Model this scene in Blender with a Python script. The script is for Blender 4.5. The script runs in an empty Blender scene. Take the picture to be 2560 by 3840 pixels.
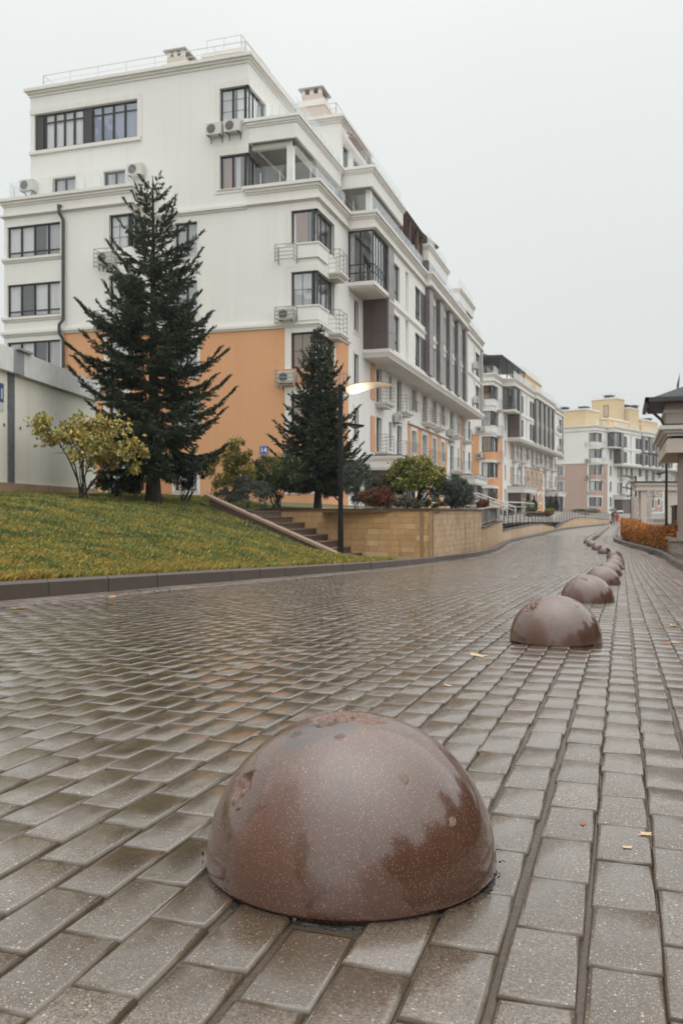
import bpy, math, random
import numpy as np
from mathutils import Vector, Matrix

SC = bpy.context.scene
COL = SC.collection
R = math.radians
rnd = random.Random(7)

# ------------------------------------------------------------------ camera, sky, sun, exposure
YAW = R(17.43)
EYE = 0.6035
cam_d = bpy.data.cameras.new('camera')
cam = bpy.data.objects.new('camera', cam_d)
COL.objects.link(cam)
cam.location = (0, 0, EYE)
cam.rotation_euler = (R(90), 0, YAW)
cam_d.sensor_fit = 'HORIZONTAL'
cam_d.sensor_width = 24.0
cam_d.lens = 31.44
cam_d.clip_start = 0.05
cam_d.clip_end = 3000
cam_d.dof.use_dof = True
cam_d.dof.focus_distance = 1.75
cam_d.dof.aperture_fstop = 11.0
SC.camera = cam

SUN_EL, SUN_AZ = 52.0, 118.0          # compass style azimuth, 0 = +Y, clockwise
w = bpy.data.worlds.new("World")
SC.world = w
w.use_nodes = True
nt = w.node_tree
nt.nodes.clear()
out = nt.nodes.new('ShaderNodeOutputWorld')
bg = nt.nodes.new('ShaderNodeBackground')
bg.inputs['Strength'].default_value = 0.1
sky = nt.nodes.new('ShaderNodeTexSky')
sky.sky_type = 'NISHITA'
sky.sun_disc = False
sky.sun_elevation = R(SUN_EL)
sky.sun_rotation = R(SUN_AZ)
sky.dust_density = 3.0
hsv = nt.nodes.new('ShaderNodeHueSaturation')
hsv.inputs['Saturation'].default_value = 0.15
tc = nt.nodes.new('ShaderNodeTexCoord')
sep = nt.nodes.new('ShaderNodeSeparateXYZ')
nt.links.new(tc.outputs['Generated'], sep.inputs[0])
def wmath(op, a, b=None):
    n = nt.nodes.new('ShaderNodeMath'); n.operation = op
    for i, v in enumerate((a, b)):
        if v is None: continue
        if isinstance(v, (int, float)): n.inputs[i].default_value = v
        else: nt.links.new(v, n.inputs[i])
    return n.outputs[0]
s = wmath('MAXIMUM', sep.outputs['Z'], 0.0)
s2 = wmath('MULTIPLY', s, s)
s5 = wmath('MULTIPLY', wmath('MULTIPLY', s2, s2), s)
lum = wmath('ADD', wmath('ADD', wmath('MULTIPLY', s, 2.5), 7.75), wmath('MULTIPLY', s5, 19.0))
cn = nt.nodes.new('ShaderNodeTexNoise')           # the faint unevenness of a full cloud cover
cn.inputs['Scale'].default_value = 2.2
cn.inputs['Detail'].default_value = 3
nt.links.new(tc.outputs['Generated'], cn.inputs['Vector'])
lum = wmath('MULTIPLY', lum, wmath('ADD', wmath('MULTIPLY', cn.outputs['Fac'], 0.10), 0.95))
comb = nt.nodes.new('ShaderNodeCombineXYZ')
nt.links.new(wmath('MULTIPLY', lum, 0.965), comb.inputs[0])
nt.links.new(lum, comb.inputs[1])
nt.links.new(wmath('MULTIPLY', lum, 0.985), comb.inputs[2])
mixw = nt.nodes.new('ShaderNodeMixRGB')
mixw.inputs['Fac'].default_value = 0.94           # thick overcast in front of the clear sky
nt.links.new(sky.outputs[0], hsv.inputs['Color'])
nt.links.new(hsv.outputs[0], mixw.inputs[1])
nt.links.new(comb.outputs[0], mixw.inputs[2])
nt.links.new(mixw.outputs[0], bg.inputs['Color'])
nt.links.new(bg.outputs[0], out.inputs['Surface'])

sun_d = bpy.data.lights.new('sun', 'SUN')
sun_d.energy = 1.5
sun_d.angle = R(150)
sun_d.color = (1.0, 0.985, 0.96)
sun = bpy.data.objects.new('sun', sun_d)
COL.objects.link(sun)
sun.location = (10, -10, 40)
sd = Vector((math.sin(R(SUN_AZ)) * math.cos(R(SUN_EL)), math.cos(R(SUN_AZ)) * math.cos(R(SUN_EL)), math.sin(R(SUN_EL))))
sun.rotation_euler = sd.to_track_quat('Z', 'Y').to_euler()

SC.view_settings.view_transform = 'Standard'
SC.view_settings.look = 'None'
SC.view_settings.exposure = 0.0
SC.view_settings.gamma = 1.0
SC.view_settings.use_curve_mapping = False
SC.render.engine = 'CYCLES'
SC.cycles.use_denoising = True
SC.cycles.max_bounces = 7
SC.cycles.diffuse_bounces = 3
SC.cycles.glossy_bounces = 3
SC.cycles.transparent_max_bounces = 16
SC.cycles.caustics_reflective = False
SC.cycles.caustics_refractive = False

# ------------------------------------------------------------------ materials
class NT:
    def __init__(self, name):
        self.m = bpy.data.materials.new(name)
        self.m.use_nodes = True
        self.t = self.m.node_tree
        self.b = self.t.nodes['Principled BSDF']
        self.o = self.t.nodes['Material Output']
    def n(self, typ, **kw):
        nd = self.t.nodes.new(typ)
        for k, v in kw.items(): setattr(nd, k, v)
        return nd
    def put(self, sock, v):
        if isinstance(v, (int, float)): sock.default_value = v
        elif isinstance(v, tuple): sock.default_value = v if len(v) == 4 or len(sock.default_value) == 3 else v + (1,)
        else: self.t.links.new(v, sock)
    def math(self, op, a, b=0.0, c=None, clamp=False):
        nd = self.n('ShaderNodeMath', operation=op, use_clamp=clamp)
        self.put(nd.inputs[0], a); self.put(nd.inputs[1], b)
        if c is not None: self.put(nd.inputs[2], c)
        return nd.outputs[0]
    def mix(self, f, a, b, mode='MIX'):
        nd = self.n('ShaderNodeMixRGB', blend_type=mode)
        self.put(nd.inputs[0], f); self.put(nd.inputs[1], a); self.put(nd.inputs[2], b)
        return nd.outputs[0]
    def coord(self, kind='Object', scale=(1, 1, 1)):
        c = self.n('ShaderNodeTexCoord').outputs[kind]
        if kind == 'World':
            c = None
        mp = self.n('ShaderNodeMapping')
        mp.inputs['Scale'].default_value = scale
        self.t.links.new(c, mp.inputs['Vector'])
        return mp.outputs[0]
    def pos(self, scale=(1, 1, 1)):
        c = self.n('ShaderNodeNewGeometry').outputs['Position']
        mp = self.n('ShaderNodeMapping')
        mp.inputs['Scale'].default_value = scale
        self.t.links.new(c, mp.inputs['Vector'])
        return mp.outputs[0]
    def noise(self, vec, scale, detail=4, rough=0.55, dist=0.0):
        nd = self.n('ShaderNodeTexNoise')
        self.put(nd.inputs['Vector'], vec)
        nd.inputs['Scale'].default_value = scale
        nd.inputs['Detail'].default_value = detail
        nd.inputs['Roughness'].default_value = rough
        nd.inputs['Distortion'].default_value = dist
        return nd.outputs['Fac']
    def ramp(self, f, stops):
        nd = self.n('ShaderNodeValToRGB')
        self.put(nd.inputs[0], f)
        cr = nd.color_ramp
        while len(cr.elements) < len(stops): cr.elements.new(0.5)
        for e, (p, c) in zip(cr.elements, stops):
            e.position = p
            e.color = (c, c, c, 1) if isinstance(c, (int, float)) else tuple(c) + (1,)
        return nd.outputs[0]
    def bump(self, h, strength=0.3, dist=0.01, prev=None):
        nd = self.n('ShaderNodeBump')
        nd.inputs['Strength'].default_value = strength
        nd.inputs['Distance'].default_value = dist
        self.put(nd.inputs['Height'], h)
        if prev is not None: self.t.links.new(prev, nd.inputs['Normal'])
        return nd.outputs[0]
    def attr(self, name):
        return self.n('ShaderNodeAttribute', attribute_name=name).outputs['Fac']
    def orand(self):
        return self.n('ShaderNodeObjectInfo').outputs['Random']
    def set(self, **kw):
        for k, v in kw.items():
            self.put(self.b.inputs[k.replace('_', ' ')], v)
        return self.m

def m_simple(name, col, rough=0.6, var=0.12, scale=3.0, bump=0.0, bscale=40, spec=0.5, metal=0.0):
    t = NT(name)
    n = t.noise(t.pos(), scale, 5)
    c = t.mix(n, tuple(x * (1 - var) for x in col), tuple(min(1, x * (1 + var)) for x in col))
    t.set(Base_Color=c, Roughness=rough, Specular_IOR_Level=spec, Metallic=metal)
    if bump:
        t.set(Normal=t.bump(t.noise(t.pos(), bscale, 3), bump, 0.01))
    return t.m

def m_plaster(name, col, streak=0.16):
    t = NT(name)
    big = t.noise(t.pos(), 0.35, 6)
    st = t.noise(t.pos((2.6, 2.6, 0.10)), 1.0, 5, 0.6)
    stm = t.ramp(st, [(0.50, 0.0), (0.78, 1.0)])
    c = t.mix(big, tuple(x * 0.93 for x in col), tuple(min(x * 1.04, 0.9) for x in col))
    dirt = (col[0] * 0.62, col[1] * 0.58, col[2] * 0.5)
    c = t.mix(t.math('MULTIPLY', stm, streak), c, dirt)
    sp = t.noise(t.pos(), 9, 4)
    c = t.mix(t.math('MULTIPLY', t.ramp(sp, [(0.55, 0.0), (0.8, 1.0)]), 0.10), c, dirt)
    t.set(Base_Color=c, Roughness=0.85, Specular_IOR_Level=0.25, Normal=t.bump(t.noise(t.pos(), 45, 3), 0.25, 0.006))
    return t.m

M_white = m_plaster('white_plaster', (0.80, 0.787, 0.755), 0.14)
M_trim = m_plaster('trim_plaster', (0.76, 0.73, 0.69), 0.2)
M_orange = m_plaster('orange_plaster', (0.70, 0.37, 0.20), 0.18)
M_pink = m_plaster('pinkish_plaster', (0.50, 0.36, 0.30), 0.18)
M_yellow = m_plaster('yellow_plaster', (0.64, 0.50, 0.31), 0.12)
M_beige = m_plaster('beige_plaster', (0.62, 0.54, 0.48), 0.14)
M_garage = m_plaster('cream_painted_concrete', (0.90, 0.85, 0.75), 0.22)
M_conc = m_simple('grey_concrete', (0.76, 0.755, 0.74), 0.8, 0.2, 4, 0.3)
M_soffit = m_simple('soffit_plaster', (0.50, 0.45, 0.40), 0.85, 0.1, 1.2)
M_frame = m_simple('dark_window_frame', (0.012, 0.013, 0.015), 0.4, 0.1, 5)
M_frame_b = m_simple('dark_panel', (0.035, 0.032, 0.035), 0.4, 0.1, 5)
M_metal = m_simple('dark_metal', (0.045, 0.043, 0.042), 0.4, 0.2, 8)
M_rail = m_simple('grey_painted_rail', (0.33, 0.31, 0.29), 0.45, 0.2, 8)
M_railw = m_simple('pale_rail', (0.62, 0.60, 0.57), 0.4, 0.12, 8)
M_steel = m_simple('brushed_steel', (0.55, 0.55, 0.55), 0.3, 0.1, 10, metal=0.9)
M_pipe = m_simple('brown_drainpipe', (0.05, 0.04, 0.038), 0.4, 0.15, 6)
M_ac = m_simple('air_conditioner_case', (0.60, 0.58, 0.54), 0.5, 0.12, 6)
M_acg = m_simple('air_conditioner_grille', (0.12, 0.12, 0.12), 0.6, 0.3, 30)
M_rust = m_simple('rusty_brown_metal', (0.20, 0.11, 0.07), 0.7, 0.3, 14)
M_roofb = m_simple('brown_roof', (0.13, 0.075, 0.055), 0.6, 0.2, 3)
M_roofd = m_simple('dark_roof_sheet', (0.040, 0.038, 0.040), 0.6, 0.2, 2)
M_shade = m_simple('loggia_shade_grey', (0.24, 0.225, 0.205), 0.85, 0.12, 2)  # deep shade on the terrace walls put into the colour; ceilings share it
M_pier = m_plaster('shaded_beige_plaster', (0.30, 0.245, 0.21), 0.14)  # beige darkened: shade of the column face put into the colour
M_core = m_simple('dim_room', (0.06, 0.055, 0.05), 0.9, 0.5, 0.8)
M_black = m_simple('black_painted_pole', (0.008, 0.009, 0.010), 0.45, 0.15, 10, spec=0.3)
M_door = m_simple('dark_door', (0.05, 0.045, 0.045), 0.4, 0.2, 4)

def m_clad():
    t = NT('brown_cladding')
    n = t.noise(t.pos((1, 1, 1)), 14, 4)
    c = t.mix(n, (0.085, 0.056, 0.052), (0.115, 0.080, 0.075))
    c = t.mix(t.math('MULTIPLY', t.orand(), 0.5), c, (0.075, 0.052, 0.05))
    t.set(Base_Color=c, Roughness=0.38, Specular_IOR_Level=0.55)
    return t.m
M_clad = m_clad()
M_clad2 = m_simple('sheen_lit_cladding', (0.175, 0.152, 0.15), 0.3, 0.12, 5, spec=0.6)  # street-side sheen on the brown panels put into a paler base colour

def m_curtain(name, col):
    t = NT(name)
    n = t.noise(t.pos((5, 5, 0.25)), 2.0, 3)
    t.set(Base_Color=t.mix(n, tuple(x * 0.75 for x in col), col), Roughness=0.9, Specular_IOR_Level=0.1)
    return t.m
M_cur = [m_curtain('white_curtain', (0.92, 0.91, 0.92)), m_curtain('grey_curtain', (0.58, 0.58, 0.60)),
         m_curtain('blue_curtain', (0.22, 0.27, 0.45)), m_curtain('tan_curtain', (0.40, 0.30, 0.20)),
         m_curtain('rust_curtain', (0.30, 0.12, 0.06))]

def m_glass(name, tint, ior=1.5, boost=0.03, mul=1.7):
    t = NT(name)
    t.t.nodes.remove(t.b)
    tr = t.n('ShaderNodeBsdfTransparent'); tr.inputs[0].default_value = tint + (1,)
    gl = t.n('ShaderNodeBsdfGlossy'); gl.inputs['Roughness'].default_value = 0.015
    gl.inputs[0].default_value = (0.95, 0.97, 1.0, 1)
    wob = t.bump(t.noise(t.pos(), 0.9, 1), 0.05, 0.3)
    t.t.links.new(wob, gl.inputs['Normal'])
    ge = t.n('ShaderNodeNewGeometry')                    # Schlick's law, the same from both faces of the sheet
    dp = t.n('ShaderNodeVectorMath', operation='DOT_PRODUCT'); t.put(dp.inputs[0], ge.outputs['Normal']); t.put(dp.inputs[1], ge.outputs['Incoming'])
    sch = t.math('ADD', t.math('MULTIPLY', t.math('POWER', t.math('SUBTRACT', 1.0, t.math('ABSOLUTE', dp.outputs['Value'])), 5.0), 0.96), 0.04)
    f = t.math('ADD', t.math('MULTIPLY', sch, mul), boost, clamp=True)
    mx = t.n('ShaderNodeMixShader')
    t.t.links.new(f, mx.inputs[0]); t.t.links.new(tr.outputs[0], mx.inputs[1]); t.t.links.new(gl.outputs[0], mx.inputs[2])
    t.t.links.new(mx.outputs[0], t.o.inputs['Surface'])
    return t.m
M_glass = m_glass('window_glass', (0.93, 0.94, 0.94), 1.5, 0.10)
M_bal = m_glass('balustrade_glass', (0.965, 0.975, 0.97), 1.45, 0.01, 0.9)

# ------------------------------------------------------------------ mesh helpers
def prop(o, label=None, cat=None, group=None, kind=None):
    if label: o['label'] = label
    if cat: o['category'] = cat
    if group: o['group'] = group
    if kind: o['kind'] = kind
    return o

def empty(name, loc=(0, 0, 0), rz=0.0, label=None, cat=None, group=None):
    o = bpy.data.objects.new(name, None)
    o.empty_display_size = 0.2
    o.location = loc
    o.rotation_euler = (0, 0, rz)
    COL.objects.link(o)
    return prop(o, label, cat, group)

def link_mesh(name, me, mats, parent=None, smooth=False):
    for m in (mats if isinstance(mats, (list, tuple)) else [mats]):
        me.materials.append(m)
    if smooth:
        me.polygons.foreach_set('use_smooth', [True] * len(me.polygons))
    o = bpy.data.objects.new(name, me)
    COL.objects.link(o)
    if parent: o.parent = parent
    return o

def copy_tree(src, parent=None):
    c = src.copy()
    COL.objects.link(c)
    c.parent = parent
    for ch in list(src.children):
        copy_tree(ch, c)
    return c

class Fr:
    """a wall plane: o origin, u to the right seen from outside, z up, n outwards"""
    def __init__(self, o, u):
        self.o = Vector(o); self.u = Vector(u).normalized(); self.z = Vector((0, 0, 1)); self.n = self.u.cross(self.z)
    def p(self, s, t, k=0.0):
        return tuple(self.o + self.u * s + self.z * t + self.n * k)

class MB:
    def __init__(self):
        self.v = []; self.f = []; self.mi = []; self.cur = 0
    def add(self, vs, fs):
        b = len(self.v)
        self.v.extend(tuple(x) for x in vs)
        for f in fs:
            self.f.append(tuple(b + i for i in f)); self.mi.append(self.cur)
    def quad(self, a, b, c, d): self.add((a, b, c, d), ((0, 1, 2, 3),))
    def hexa(self, p):   # p[0..3] bottom ccw seen from above, p[4..7] top
        self.add(p, ((3, 2, 1, 0), (4, 5, 6, 7), (0, 1, 5, 4), (1, 2, 6, 5), (2, 3, 7, 6), (3, 0, 4, 7)))
    def box(self, x0, x1, y0, y1, z0, z1):
        self.hexa([(x0, y0, z0), (x1, y0, z0), (x1, y1, z0), (x0, y1, z0), (x0, y0, z1), (x1, y0, z1), (x1, y1, z1), (x0, y1, z1)])
    def fbox(self, fr, s0, s1, t0, t1, k0, k1):
        P = fr.p
        self.hexa([P(s0, t0, k1), P(s1, t0, k1), P(s1, t0, k0), P(s0, t0, k0), P(s0, t1, k1), P(s1, t1, k1), P(s1, t1, k0), P(s0, t1, k0)])
    def tube(self, pts, rad, n=8, cap=True):
        pts = [Vector(p) for p in pts]
        if isinstance(rad, (int, float)): rad = [rad] * len(pts)
        rings = []
        ref = None
        for i, p in enumerate(pts):
            d = (pts[min(i + 1, len(pts) - 1)] - pts[max(i - 1, 0)])
            d = d.normalized() if d.length > 1e-9 else Vector((0, 0, 1))
            a = Vector((0, 0, 1)) if abs(d.z) < 0.9 else Vector((1, 0, 0))
            if ref is not None: a = ref
            e1 = (a - d * a.dot(d)).normalized(); e2 = d.cross(e1); ref = e1
            rings.append([p + (e1 * math.cos(2 * math.pi * j / n) + e2 * math.sin(2 * math.pi * j / n)) * rad[i] for j in range(n)])
        vs = [q for r_ in rings for q in r_]
        fs = []
        for i in range(len(pts) - 1):
            for j in range(n):
                k = (j + 1) % n
                fs.append((i * n + j, i * n + k, (i + 1) * n + k, (i + 1) * n + j))
        if cap:
            fs.append(tuple(range(n))[::-1]); fs.append(tuple((len(pts) - 1) * n + j for j in range(n)))
        self.add(vs, fs)
    def lathe(self, prof, c=(0, 0, 0), n=24, cap=True):
        vs = []; fs = []
        for r_, z in prof:
            for j in range(n):
                a = 2 * math.pi * j / n
                vs.append((c[0] + r_ * math.cos(a), c[1] + r_ * math.sin(a), c[2] + z))
        for i in range(len(prof) - 1):
            for j in range(n):
                k = (j + 1) % n
                fs.append((i * n + j, i * n + k, (i + 1) * n + k, (i + 1) * n + j))
        if cap:
            fs.append(tuple(range(n))[::-1]); fs.append(tuple((len(prof) - 1) * n + j for j in range(n)))
        self.add(vs, fs)
    def panel(self, fr, s0, s1, t0, t1, ops=(), depth=0.16):
        """a wall face with true openings and their reveals; ops = (a, b, z0, z1) in wall coordinates"""
        ops = [(max(a, s0), min(b, s1), max(c, t0), min(d, t1)) for a, b, c, d in ops if b > s0 and a < s1 and d > t0 and c < t1]
        xs = sorted({s0, s1, *[o[0] for o in ops], *[o[1] for o in ops]})
        ts = sorted({t0, t1, *[o[2] for o in ops], *[o[3] for o in ops]})
        for i in range(len(xs) - 1):
            for j in range(len(ts) - 1):
                cx, cz = (xs[i] + xs[i + 1]) / 2, (ts[j] + ts[j + 1]) / 2
                if any(a < cx < b and c < cz < d for a, b, c, d in ops): continue
                self.quad(fr.p(xs[i], ts[j]), fr.p(xs[i + 1], ts[j]), fr.p(xs[i + 1], ts[j + 1]), fr.p(xs[i], ts[j + 1]))
        for a, b, c, d in ops:
            k = -depth
            if a > s0: self.quad(fr.p(a, c), fr.p(a, c, k), fr.p(a, d, k), fr.p(a, d))
            if b < s1: self.quad(fr.p(b, c, k), fr.p(b, c), fr.p(b, d), fr.p(b, d, k))
            if c > t0: self.quad(fr.p(a, c), fr.p(b, c), fr.p(b, c, k), fr.p(a, c, k))
            if d < t1: self.quad(fr.p(a, d, k), fr.p(b, d, k), fr.p(b, d), fr.p(a, d))
    def build(self, name, mats, parent=None, smooth=False):
        me = bpy.data.meshes.new(name)
        me.from_pydata(self.v, [], self.f)
        if isinstance(mats, (list, tuple)) and len(mats) > 1:
            me.polygons.foreach_set('material_index', self.mi)
        o = link_mesh(name, me, mats, parent, smooth)
        return o

def np_mesh(name, verts, faces, mats, parent=None, rnds=None, smooth=False):
    """fast mesh from arrays; faces is (n, 3|4); rnds = per-face float attribute 'rnd'"""
    me = bpy.data.meshes.new(name)
    verts = np.asarray(verts, dtype=np.float32); faces = np.asarray(faces, dtype=np.int32)
    k = faces.shape[1]
    me.vertices.add(len(verts)); me.vertices.foreach_set('co', verts.ravel())
    me.loops.add(faces.size); me.loops.foreach_set('vertex_index', faces.ravel())
    me.polygons.add(len(faces))
    me.polygons.foreach_set('loop_start', np.arange(0, faces.size, k, dtype=np.int32))
    me.polygons.foreach_set('loop_total', np.full(len(faces), k, dtype=np.int32))
    me.update(calc_edges=True)
    if rnds is not None:
        a = me.attributes.new('rnd', 'FLOAT', 'FACE'); a.data.foreach_set('value', np.asarray(rnds, dtype=np.float32))
    return link_mesh(name, me, mats, parent, smooth)

# camera bearings of the photograph turned into ground points (px of a 1568 wide print, depth in m)
CS, CC, FP = math.sin(YAW), math.cos(YAW), 2054.0
def at(px, d):
    t = (px - 784) / FP
    return d * (t * CC - CS), d * (t * CS + CC)
def hz(py, d):
    return EYE + (1177 - py) * d / FP

# ------------------------------------------------------------------ the lie of the land
_zy = np.array([-40, 0, 1.5, 3, 5.07, 8.87, 13.2, 17.4, 21.7, 25.9, 30, 40, 60, 100, 130, 400.])
_zz = np.array([0.03, 0.012, 0, -0.04, -0.111, -0.25, -0.42, -0.58, -0.73, -0.84, -0.89, -0.93, -0.95, -1.0, -1.05, -1.1])
_gy = np.arange(-40, 400, 0.25)
_gz = np.interp(_gy, _zy, _zz)
_k = np.hanning(13); _k /= _k.sum()
_gz = np.convolve(np.pad(_gz, 6, mode='edge'), _k, mode='valid')
def zr(y): return np.interp(y, _gy, _gz)
def sstep(a, b, x):
    t = np.clip((np.asarray(x, float) - a) / (b - a), 0, 1); return t * t * (3 - 2 * t)
def bend(y): return -1.42 * sstep(29, 47, y)          # the road swings a little to the left
def right_kerb(y): return 1.28 - 1.75 * sstep(29, 52, y)
def left_kerb(y): return -5.0 + 0.45 * sstep(25, 31, y) - 0.75 * sstep(32, 46, y) + 0.2 * sstep(46, 60, y) + 4.0 * sstep(72, 135, y)
# ------------------------------------------------------------------ ground, road, pavers
def grid(name, xs, ys, zf, mat, keep=None, parent=None, smooth=True):
    V = []; F = []
    nx, ny = len(xs), len(ys)
    X, Y = np.meshgrid(xs, ys)
    Z = zf(X, Y)
    V = np.stack([X, Y, Z], -1).reshape(-1, 3)
    for j in range(ny - 1):
        for i in range(nx - 1):
            cx, cy = (xs[i] + xs[i + 1]) / 2, (ys[j] + ys[j + 1]) / 2
            if keep is not None and not keep(cx, cy): continue
            a = j * nx + i
            F.append((a, a + 1, a + nx + 1, a + nx))
    return np_mesh(name, V, np.array(F), mat, parent, None, smooth)

def m_paver(name, c0, c1, wet=0.5, painted_refl=True):
    t = NT(name)
    P = t.pos()
    r = t.math('FRACT', t.math('ADD', t.attr('rnd'), t.orand()))
    base = t.mix(r, c0, c1)
    n1 = t.noise(P, 38, 6, 0.65)
    base = t.mix(t.math('MULTIPLY', n1, 0.55), base, tuple(x * 0.45 for x in c0))
    n0 = t.noise(P, 170, 3, 0.6)
    base = t.mix(t.ramp(n0, [(0.42, 0.0), (0.62, 0.75)]), base, tuple(x * 0.38 for x in c0))
    # exposed stone chips of two sizes
    for sc, th, amt, cols in ((330, 0.38, 0.75, ((0.34, 0.30, 0.25), (0.45, 0.40, 0.35), (0.33, 0.20, 0.12))), (260, 0.42, 0.8, ((0.05, 0.04, 0.035), (0.09, 0.075, 0.06), (0.15, 0.09, 0.05))), (125, 0.25, 0.9, ((0.50, 0.43, 0.34), (0.42, 0.26, 0.15), (0.58, 0.54, 0.48)))):
        vo = t.n('ShaderNodeTexVoronoi', feature='F1')
        vo.inputs['Scale'].default_value = sc
        t.put(vo.inputs['Vector'], P)
        sepn = t.n('ShaderNodeSeparateColor')
        t.put(sepn.inputs[0], vo.outputs['Color'])
        sel = t.math('MULTIPLY', t.math('GREATER_THAN', sepn.outputs[0], 0.66 if sc > 150 else 0.84),
                     t.math('LESS_THAN', vo.outputs['Distance'], th))
        cc = t.ramp(sepn.outputs[1], [(0.0, cols[0]), (0.5, cols[1]), (1.0, cols[2])])
        base = t.mix(t.math('MULTIPLY', sel, amt), base, cc)
    w1 = t.noise(P, 0.8, 4, 0.6, 0.4)
    w2 = t.noise(P, 6.0, 4, 0.6)
    wv = t.math('ADD', t.math('MULTIPLY', w1, 0.6), t.math('MULTIPLY', w2, 0.4))
    if painted_refl:                                   # dark reflections on the carriageway side painted in as a browner, glossier tone
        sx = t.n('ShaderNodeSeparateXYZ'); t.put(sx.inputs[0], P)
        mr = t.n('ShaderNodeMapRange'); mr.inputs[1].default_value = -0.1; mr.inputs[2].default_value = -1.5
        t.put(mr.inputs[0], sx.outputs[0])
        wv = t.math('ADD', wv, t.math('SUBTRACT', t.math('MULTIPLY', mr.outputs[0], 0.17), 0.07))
        for dx, dy in ((-0.45, 1.40), (-0.35, 4.98)):          # run-off soaks the blocks at the foot of the bollards
            ds = t.n('ShaderNodeVectorMath', operation='DISTANCE'); t.put(ds.inputs[0], P); ds.inputs[1].default_value = (dx, dy, 0)
            m2 = t.n('ShaderNodeMapRange'); m2.inputs[1].default_value = 0.52; m2.inputs[2].default_value = 0.22
            t.put(m2.inputs[0], ds.outputs['Value'])
            wv = t.math('ADD', wv, t.math('MULTIPLY', m2.outputs[0], 0.22))
    wet_refl = t.ramp(wv, [(0.42, 0.0), (0.62, 1.0)])
    base = t.mix(t.math('MULTIPLY', wet_refl, 0.52), base, (c0[0] * 0.40, c0[1] * 0.33, c0[2] * 0.22))
    rough = t.math('ADD', t.math('MULTIPLY', wet_refl, -0.12), 0.40 - 0.20 * wet)
    rough = t.math('ADD', rough, t.math('MULTIPLY', n0, 0.08))
    b = t.bump(t.noise(P, 260, 3, 0.6), 0.20, 0.002)
    b = t.bump(t.noise(P, 24, 3), 0.10, 0.006, b)
    t.set(Base_Color=base, Roughness=rough, Specular_IOR_Level=0.62, Normal=b)
    t.set(Coat_Weight=t.math('ADD', 0.45, t.math('MULTIPLY', wet_refl, 0.45)), Coat_Roughness=0.13)
    return t.m
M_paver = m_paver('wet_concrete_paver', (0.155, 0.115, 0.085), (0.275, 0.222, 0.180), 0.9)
M_paver_red = m_paver('wet_reddish_paver', (0.24, 0.125, 0.105), (0.36, 0.21, 0.18), 0.2, False)
M_paver_edge = m_simple('muddy_dim_bevel', (0.10, 0.072, 0.048), 0.14, 0.45, 30, 0.10, 160, spec=0.65)  # mud, plus the weaker sky reflection put into the bevel's brown

def m_bed():
    t = NT('wet_joint_sand')
    P = t.pos()
    n = t.noise(P, 60, 4)
    m = t.ramp(t.noise(P, 9, 4), [(0.42, 0.0), (0.58, 1.0)])
    t.set(Base_Color=t.mix(n, (0.035, 0.027, 0.02), (0.12, 0.085, 0.06)), Roughness=t.math('ADD', t.math('MULTIPLY', m, 0.30), 0.07),
          Specular_IOR_Level=0.5, Normal=t.bump(t.noise(P, 110, 4, 0.7), 0.55, 0.004))
    return t.m
M_bed = m_bed()

def m_farroad():
    t = NT('far_wet_paving')
    P = t.pos()
    br = t.n('ShaderNodeTexBrick')
    br.inputs['Scale'].default_value = 1.0
    br.inputs['Brick Width'].default_value = 0.2
    br.inputs['Row Height'].default_value = 0.103
    br.inputs['Mortar Size'].default_value = 0.006
    br.inputs['Color1'].default_value = (0.195, 0.155, 0.122, 1)
    br.inputs['Color2'].default_value = (0.255, 0.21, 0.172, 1)
    br.inputs['Mortar'].default_value = (0.03, 0.026, 0.022, 1)
    mp = t.n('ShaderNodeMapping'); mp.inputs['Rotation'].default_value = (0, 0, R(90))
    t.t.links.new(P, mp.inputs['Vector']); t.t.links.new(mp.outputs[0], br.inputs['Vector'])
    t.set(Base_Color=br.outputs['Color'], Roughness=0.36, Specular_IOR_Level=0.5, Normal=t.bump(t.noise(P, 24, 3), 0.3, 0.006))
    return t.m
M_farroad = m_farroad()

M_ground = m_simple('wet_ground', (0.12, 0.105, 0.085), 0.6, 0.4, 0.3, 0.4, 6)
g = MB()
for i in range(32):
    a0, a1 = 2 * math.pi * i / 32, 2 * math.pi * (i + 1) / 32
    g.add([(0, 0, -1.6), (1600 * math.cos(a0), 1600 * math.sin(a0), -1.6), (1600 * math.cos(a1), 1600 * math.sin(a1), -1.6)], ((0, 1, 2),))
prop(g.build('ground', M_ground), kind='structure')

PAVE_END = 62.0
ys = np.concatenate([np.arange(-12, PAVE_END, 0.5), [PAVE_END]])
road = grid('road', np.linspace(-5.4, 1.7, 30), ys, lambda X, Y: zr(Y) - 0.0085, M_bed,
            keep=lambda x, y: left_kerb(y) - 0.35 < x < right_kerb(y) + 0.35)
prop(road, kind='structure')
yf = np.concatenate([[PAVE_END - 0.4], np.arange(PAVE_END, 190, 2.0)])
far = grid('far_road', np.linspace(-5.5, 14, 40), yf, lambda X, Y: zr(Y) - 0.004, M_farroad,
           keep=lambda x, y: x > left_kerb(y) - 0.6)
far.parent = road
far['kind'] = 'stuff'

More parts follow.
